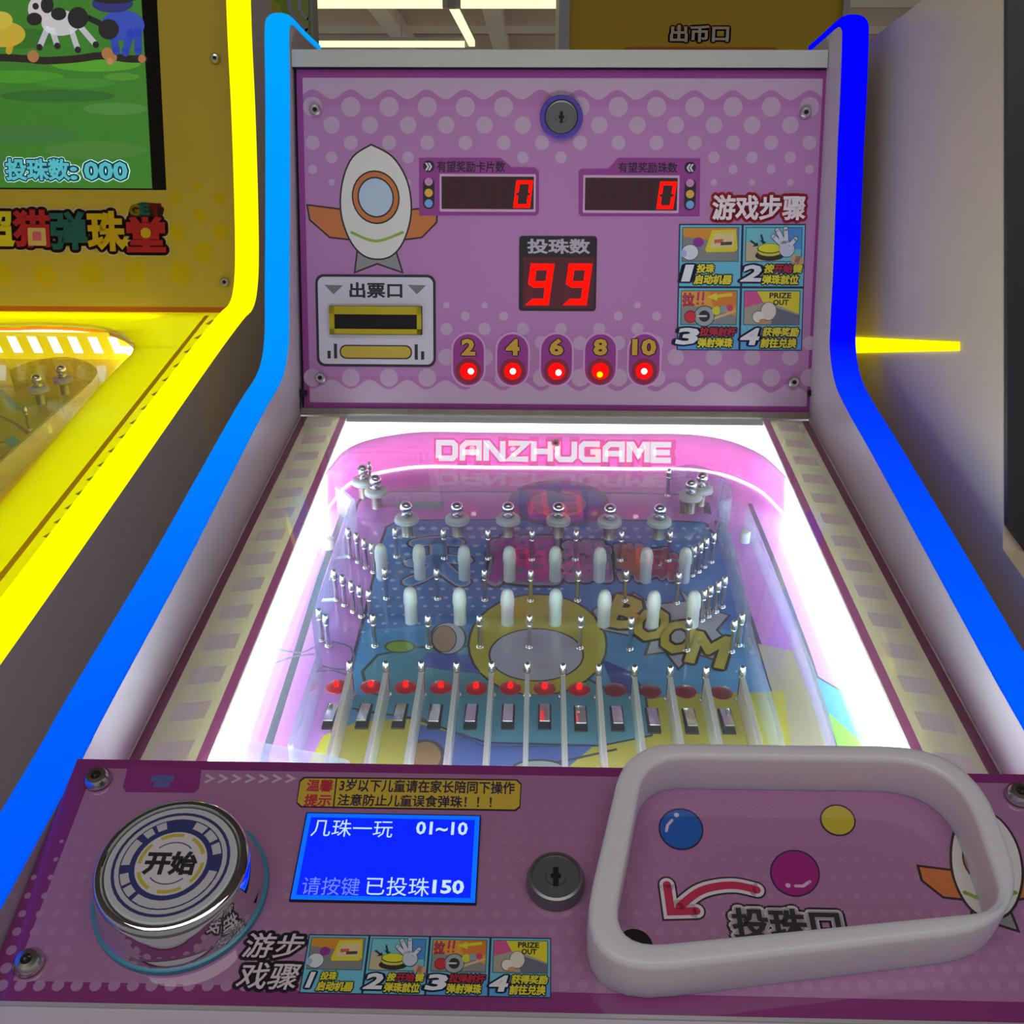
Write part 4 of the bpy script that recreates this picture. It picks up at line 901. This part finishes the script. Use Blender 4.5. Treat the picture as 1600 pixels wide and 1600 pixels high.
for x, y, rx, ry, c in ((30, 120, 70, 10, (72, 150, 30)), (150, 100, 70, 12, (86, 164, 36)), (90, 150, 90, 10, (48, 108, 34)), (180, 170, 50, 10, (76, 140, 60)), (40, 210, 80, 14, (64, 120, 56)), (150, 235, 80, 14, (72, 130, 54)), (30, 60, 60, 16, (48, 112, 24)), (120, 130, 60, 8, (66, 140, 40)), (20, 260, 70, 12, (60, 116, 60)), (190, 120, 28, 6, (80, 150, 44))): A.ell(x, y, rx, ry, c, 5, mat='screen')
ed = [(-200, 92), (-20, 90), (40, 92), (70, 95), (120, 92), (160, 87), (200, 92), (225, 92)]
A.stroke(ed, 11, (34, 24, 14), 6, 'screen', smooth=3)
for x, y, r in ((52, 88, 9), (168, 84, 9), (176, 90, 7), (222, 92, 6)): A.circ(x, y, r, (176, 120, 70), 7, 'screen')
A.circ(172, 96, 5, (200, 140, 100), 8, 'screen')
# a cow, a yellow calf and a blue bull walking over the meadow
BK = (30, 24, 26); 
A.ell(95, 36, 30, 20, (206, 206, 214), 9, mat='screen'); A.ell(122, 28, 16, 17, BK, 10, mat='screen'); A.ell(92, 22, 12, 10, BK, 10, mat='screen')
for a, b in (((74, 45), (62, 74)), ((82, 48), (90, 72)), ((112, 48), (122, 78)), ((126, 42), (150, 70))): A.stroke([a, b], 9, (196, 196, 206), 9, 'screen'); A.circ(b[0], b[1], 5, BK, 10, 'screen')
A.ell(62, 14, 18, 20, (210, 206, 212), 11, mat='screen'); A.ell(54, 30, 12, 10, BK, 12, mat='screen'); A.ell(74, 8, 10, 13, BK, 12, mat='screen'); A.circ(56, 10, 5, BK, 12, 'screen'); A.stroke([(138, 28), (155, 36), (168, 46)], 9, BK, 9, 'screen')
A.ell(192, 40, 34, 24, (52, 78, 190), 9, mat='screen'); A.ell(170, 46, 16, 16, BK, 10, mat='screen'); A.ell(176, 6, 32, 14, (40, 48, 120), 11, mat='screen'); A.ell(178, -4, 36, 10, BK, 12, mat='screen')
for a, b in (((176, 52), (182, 80)), ((204, 52), (196, 82)), ((216, 50), (216, 80))): A.stroke([a, b], 12, (46, 70, 178), 9, 'screen')
A.ell(8, 54, 32, 20, (204, 176, 50), 9, mat='screen'); A.ell(2, 32, 18, 14, (210, 190, 60), 10, mat='screen'); A.stroke([(18, 66), (14, 80)], 10, (190, 160, 44), 9, 'screen'); A.stroke([(-10, 66), (-8, 80)], 10, (190, 160, 44), 9, 'screen')
for t, bx in (('投珠数', (10, 249, 108, 281)), (':', (112, 262, 119, 280)), ('000', (133, 254, 198, 280))):
    A.text(t, bx, [((210, 240, 240), .13, 12, 'screen'), ((20, 60, 80), .10, 13, 'screen'), ((86, 196, 214), .035, 14, 'screen')])
TEA = (44, 110, 112); RDD = (196, 48, 58)
for t, bx, c in (('超', (-36, 330, 19, 384), YEL), ('猫', (23, 330, 77, 384), RDD), ('弹', (81, 333, 134, 388), TEA), ('珠', (139, 332, 193, 390), (226, 190, 30)), ('堂', (200, 340, 256, 392), RDD)):
    A.text(t, bx, [((230, 220, 190), .15, 6), ((60, 34, 24), .12, 7), (c, .042, 8)])
A.poly([(199, 340), (204, 322), (222, 316), (248, 318), (257, 326), (254, 338)], (60, 34, 24), 8)
for t, bx, c in (('G', (203, 320, 217, 336), (226, 196, 50)), ('E', (220, 319, 232, 335), (70, 170, 180)), ('T', (234, 319, 251, 336), (214, 60, 50))): A.text(t, bx, [(c, .05, 10)])
A.circ(228, 364, 8, (226, 190, 40), 10); A.rr(44, 356, 72, 384, 2, (230, 200, 120), 10); A.rr(51, 362, 65, 376, 3, (226, 110, 140), 11)
A.poly([(195 + (10 if i % 2 == 0 else 4.5) * math.cos(i * math.pi / 5 - 1.57), 378 + (10 if i % 2 == 0 else 4.5) * math.sin(i * math.pi / 5 - 1.57)) for i in range(10)], (226, 196, 50), 11)
A.done('upright_panel', LROOT)
for p in ((336.5, 91.5), (351.5, 441)): screw(LH, *p, LROOT, 1.1)
# its deck with the window into the playfield
hole_px = [(-160, 503), (0, 508), (60, 506.5), (110, 508), (144, 511), (170, 515.5), (190, 523), (204, 532), (210, 542), (206, 552), (192, 566), (150, 610), (0, 787), (-160, 965)]
hole = [LD.hit(*p) for p in hole_px]
A = Art(LD, 'print', 3e-5)
eL = -.62
for poly in ([(hole[0][0], -.0002)] + hole[:9] + [(uR, hole[8][1]), (uR, -.0002)], [hole[8], (uR, hole[8][1]), (uR, eL), (hole[-1][0], eL)] + hole[-1:8:-1]):
    A.m.prism(poly, -.0022, 0, 'print_backlit', None, (226, 224, 2))
A.stroke([(324, 493), (321, 496), (18, 880), (-120, 1054)], 11, (255, 196, 20), 2, 'print_flat', cap=False)
for i in range(16):
    t = i / 16; x, y = 331 + (60 - 331) * t, 505 + (860 - 505) * t; A.stroke([(x - 7, y + 2), (x + 5, y - 5)], 9, (214, 186, 8), 2, cap=False)
A.done('deck', LROOT)
m = M(); m.prism([hole[8], (uR - .004, hole[8][1]), (uR - .004, eL), (hole[-1][0], eL)] + hole[-1:8:-1], -.017, -.015, 'deck_led', LD.T); m.prism([(hole[0][0], -.004)] + hole[:9] + [(uR - .004, hole[8][1]), (uR - .004, -.004)], -.017, -.015, 'deck_led', LD.T); link('deck_light', m.mesh('deck_light'), LROOT)
m = M(); rim = smoothpath(hole, 3); 
m._band(offset(rim, .0006), offset(rim, -.0006), -.005, -.0023, 'orange', LD.T); link('window_rim', m.mesh('window_rim'), LROOT)
m = M(); m.prism(hole, .0002, .0022, 'glass', LD.T); link('playfield_glass', m.mesh('playfield_glass'), LROOT)
A = Art(LF, 'print_floor', 3e-5)
A.m.box((-.75, eL, -.003), (uR, -.002, 0), 'print_floor', col=(240, 178, 20))
A.poly([(-160, 560), (200, 556), (170, 640), (0, 700), (-160, 720)], (248, 206, 24), 1)
for pts, w, c in (([(-100, 590), (60, 560), (150, 585), (150, 612), (0, 742)], 8, (232, 220, 60)), ([(-100, 640), (0, 650), (60, 690)], 6, (196, 70, 40)), ([(0, 610), (30, 640)], 9, (120, 190, 180)), ([(-60, 700), (10, 690)], 8, (190, 70, 60)), ([(0, 720), (140, 606)], 10, (190, 110, 20))): A.stroke(pts, w, c, 2, smooth=3)
A.poly([(5, 690), (20, 680), (34, 690), (20, 702)], (110, 180, 190), 3)
A.done('playfield_floor', LROOT)
# lit striped back wall under the glass
bw_px = [LD.hit(x, y) for x, y in ((-200, 514), (215, 516))]
WB = Plane(LD.at(0, (bw_px[0][1] + bw_px[1][1]) / 2 + .0005, -.028), X, LD.n)
A = Art(WB, 'backlit_yellow', 3e-5); ub = LD.hit(206, 540)[0]
A.m.box((-.75, 0, -.001), (ub, .0255, 0), 'backlit_yellow', col=(250, 226, 10))
x = ub - .006
while x > -.72:
    A.polyl([(x, .006), (x - .0085, .006), (x - .0125, .0215), (x - .004, .0215)], (255, 255, 244), 1, 'sun_panel'); x -= .0185
A.done('striped_back_wall', LROOT)
m = M(); m.box((-.7, -.012, -.0075), (ub - .004, -.009, -.004), 'yellow_under', LD.T); link('playfield_light', m.mesh('playfield_light'), LROOT)
for p in ((61, 611), (99, 596)):
    a, b = LF.hit(p[0], p[1], .0108); W = LF.T @ Matrix.Translation((a, b, 0)) @ Matrix.Scale(1.1, 4)
    o = link('bumper_post', me_b, LROOT, W); link('rubber_ring', me_g, o, W); link('ball_top', me_k, o, W)
link('peg', me_p, LROOT, place(LF, 46, 672)); link('stop_cap', me_c, LROOT, place(LF, 75, 676, .006))
q = smoothpath([LF.hit(*p) for p in ((24, 610), (60, 596), (110, 590), (150, 604), (148, 628), (70, 700), (0, 768), (-100, 880))], 4)
m = M(); m._band(offset(q, .0013), offset(q, -.0013), .0001, .0185, 'acrylic_yellow', LF.T); link('guide_rail', m.mesh('guide_rail'), LROOT)
m = M(); m.prism([(cy + .3, .03), (cy + .3, cz + .2), (cy + .03, cz + .2), (cy + .012, cz - .032), (cy - .6, cz - .17), (cy - .6, .03)], -1.0, LI - .001, 'yellow_side', SIDE.T); link('cabinet_body', m.mesh('cabinet_body'), LROOT)

# ------------------------------------------------------------------ grey cabinet on the other side
RX = 0.214
RROOT = thing('game_cabinet', (.45, 0, 0), 'tall grey cabinet with a dark framed screen at the right edge of the photo', 'cabinet')
pp = [yz(*p, RX) for p in ((1353, 67), (1450, -6), (1567, -95), (1567, 858), (1640, 960), (1760, 1130))]
poly = pp + [(pp[-1][0] - .02, .03), (pp[0][0] + .02, .03)]
m = M(); m.prism(poly, RX, RX + .012, 'grey_panel', SIDE.T); link('side_panel', m.mesh('side_panel'), RROOT)
ny = pp[2][0]; zt, zb = pp[2][1], pp[3][1]
m = M(); m.prism([(pp[-1][0] + .01, .03), (pp[-1][0] + .01, pp[-1][1] - .01), (pp[3][0] + .012, pp[3][1] - .012), (pp[2][0] + .012, pp[2][1] - .01), (pp[0][0] - .01, pp[0][1] - .01), (pp[0][0] - .01, .03)], RX + .0121, RX + .5, 'dark_grey', SIDE.T); link('cabinet_body', m.mesh('cabinet_body'), RROOT)
fx0, fx1 = RX + .0005, RX + .5; fw = .0145
m = M(); FRP = Plane((0, pp[3][0], pp[3][1]), X, (0, pp[2][0] - pp[3][0], pp[2][1] - pp[3][1])); zb = 0.0; zt = math.hypot(pp[2][0] - pp[3][0], pp[2][1] - pp[3][1])
outr = [(fx0, zt), (fx0, zb + .012), (fx0 + .012, zb - .004), (fx1, zb - .004), (fx1, zt)]; inr = [(fx0 + fw, zt), (fx0 + fw, zb + .024), (fx0 + fw + .008, zb + .014), (fx1, zb + .014), (fx1, zt)]
for i in range(4): m.prism([outr[i], outr[i + 1], inr[i + 1], inr[i]], -.006, .004, 'dark_grey', FRP.T)
link('screen_frame', m.mesh('screen_frame'), RROOT)
m = M(); m.box((fx0 + fw - .001, zb + .013, -.004), (fx1, zt, -.002), 'black', FRP.T); link('screen', m.mesh('screen'), RROOT)
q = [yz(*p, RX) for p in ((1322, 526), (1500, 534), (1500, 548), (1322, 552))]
m = M(); m.prism(q, RX - .0015, RX - .0002, 'yellow_led', SIDE.T); link('yellow_reflection', m.mesh('yellow_reflection'), RROOT, None, 'yellow reflection on the side panel, added as a glowing bar')  # glowing bar stands in for a yellow reflection on the panel

# ------------------------------------------------------------------ coin machine and green cabinet behind
CPL = Plane((0, 1.15, 0), X, (0, 0, 1))
x0, x1 = CPL.hit(873, 40)[0], CPL.hit(1322, 40)[0]; zt = CPL.hit(1000, -260)[1]
CROOT = thing('coin_machine', ((x0 + x1) / 2, 1.3, 0), 'yellow coin machine with white lettering standing behind the pink machine', 'coin machine')
m = M(); m.box((x0, 1.155, .02), (x1, 1.6, zt), 'alu'); link('cabinet_body', m.mesh('cabinet_body'), CROOT)
m = M(); xa, xb = CPL.hit(889.5, 40)[0], CPL.hit(1312, 40)[0]
m.box((x0, 1.135, .02), (xa, 1.155, zt), 'alu'); m.box((xb, 1.135, .02), (x1, 1.155, zt), 'alu'); link('white_frame', m.mesh('white_frame'), CROOT)
A = Art(Plane((0, 1.148, 0), X, (0, 0, 1)), 'print_matte', 2e-4)
A.m.box((xa, .05, -.006), (xb, zt, 0), 'print_matte', col=(244, 206, 20))
A.text('出币口', (1048, 40, 1138, 65), [((226, 124, 40), .13, 2), ((250, 240, 220), .035, 3)]); A.rr(968, 73, 1215, 260, 14, (232, 130, 34), 1)
A.done('front_panel', CROOT)
GP = Plane((0, .62, 0), X, (0, 0, 1)); g0, g1, gz = GP.hit(300, 30)[0], GP.hit(487, 30)[0], GP.hit(440, -250)[1]
GROOT = thing('green_cabinet', ((g0 + g1) / 2, .75, 0), 'cabinet with a green and yellow swirl print behind the light blue strip', 'cabinet')
m = M(); m.box((g0, .626, .02), (g1, .66, gz), 'alu'); link('cabinet_body', m.mesh('cabinet_body'), GROOT)
A = Art(GP, 'print_matte', 2e-4); A.m.box((g0, .05, -.0055), (GP.hit(482, 30)[0], gz, 0), 'print_matte', col=(150, 196, 40))
A.poly([(440, -60), (482, -60), (482, 75), (470, 60), (455, 20)], (176, 196, 90), 1); A.stroke([(452, -20), (452, 8), (462, 30), (480, 48)], 7, (178, 186, 206), 2, smooth=5); A.stroke([(470, -10), (468, 10), (474, 24), (482, 30)], 5, (190, 196, 220), 2, smooth=5); A.ell(415, 20, 26, 22, (206, 206, 60), 1); A.done('printed_panel', GROOT)
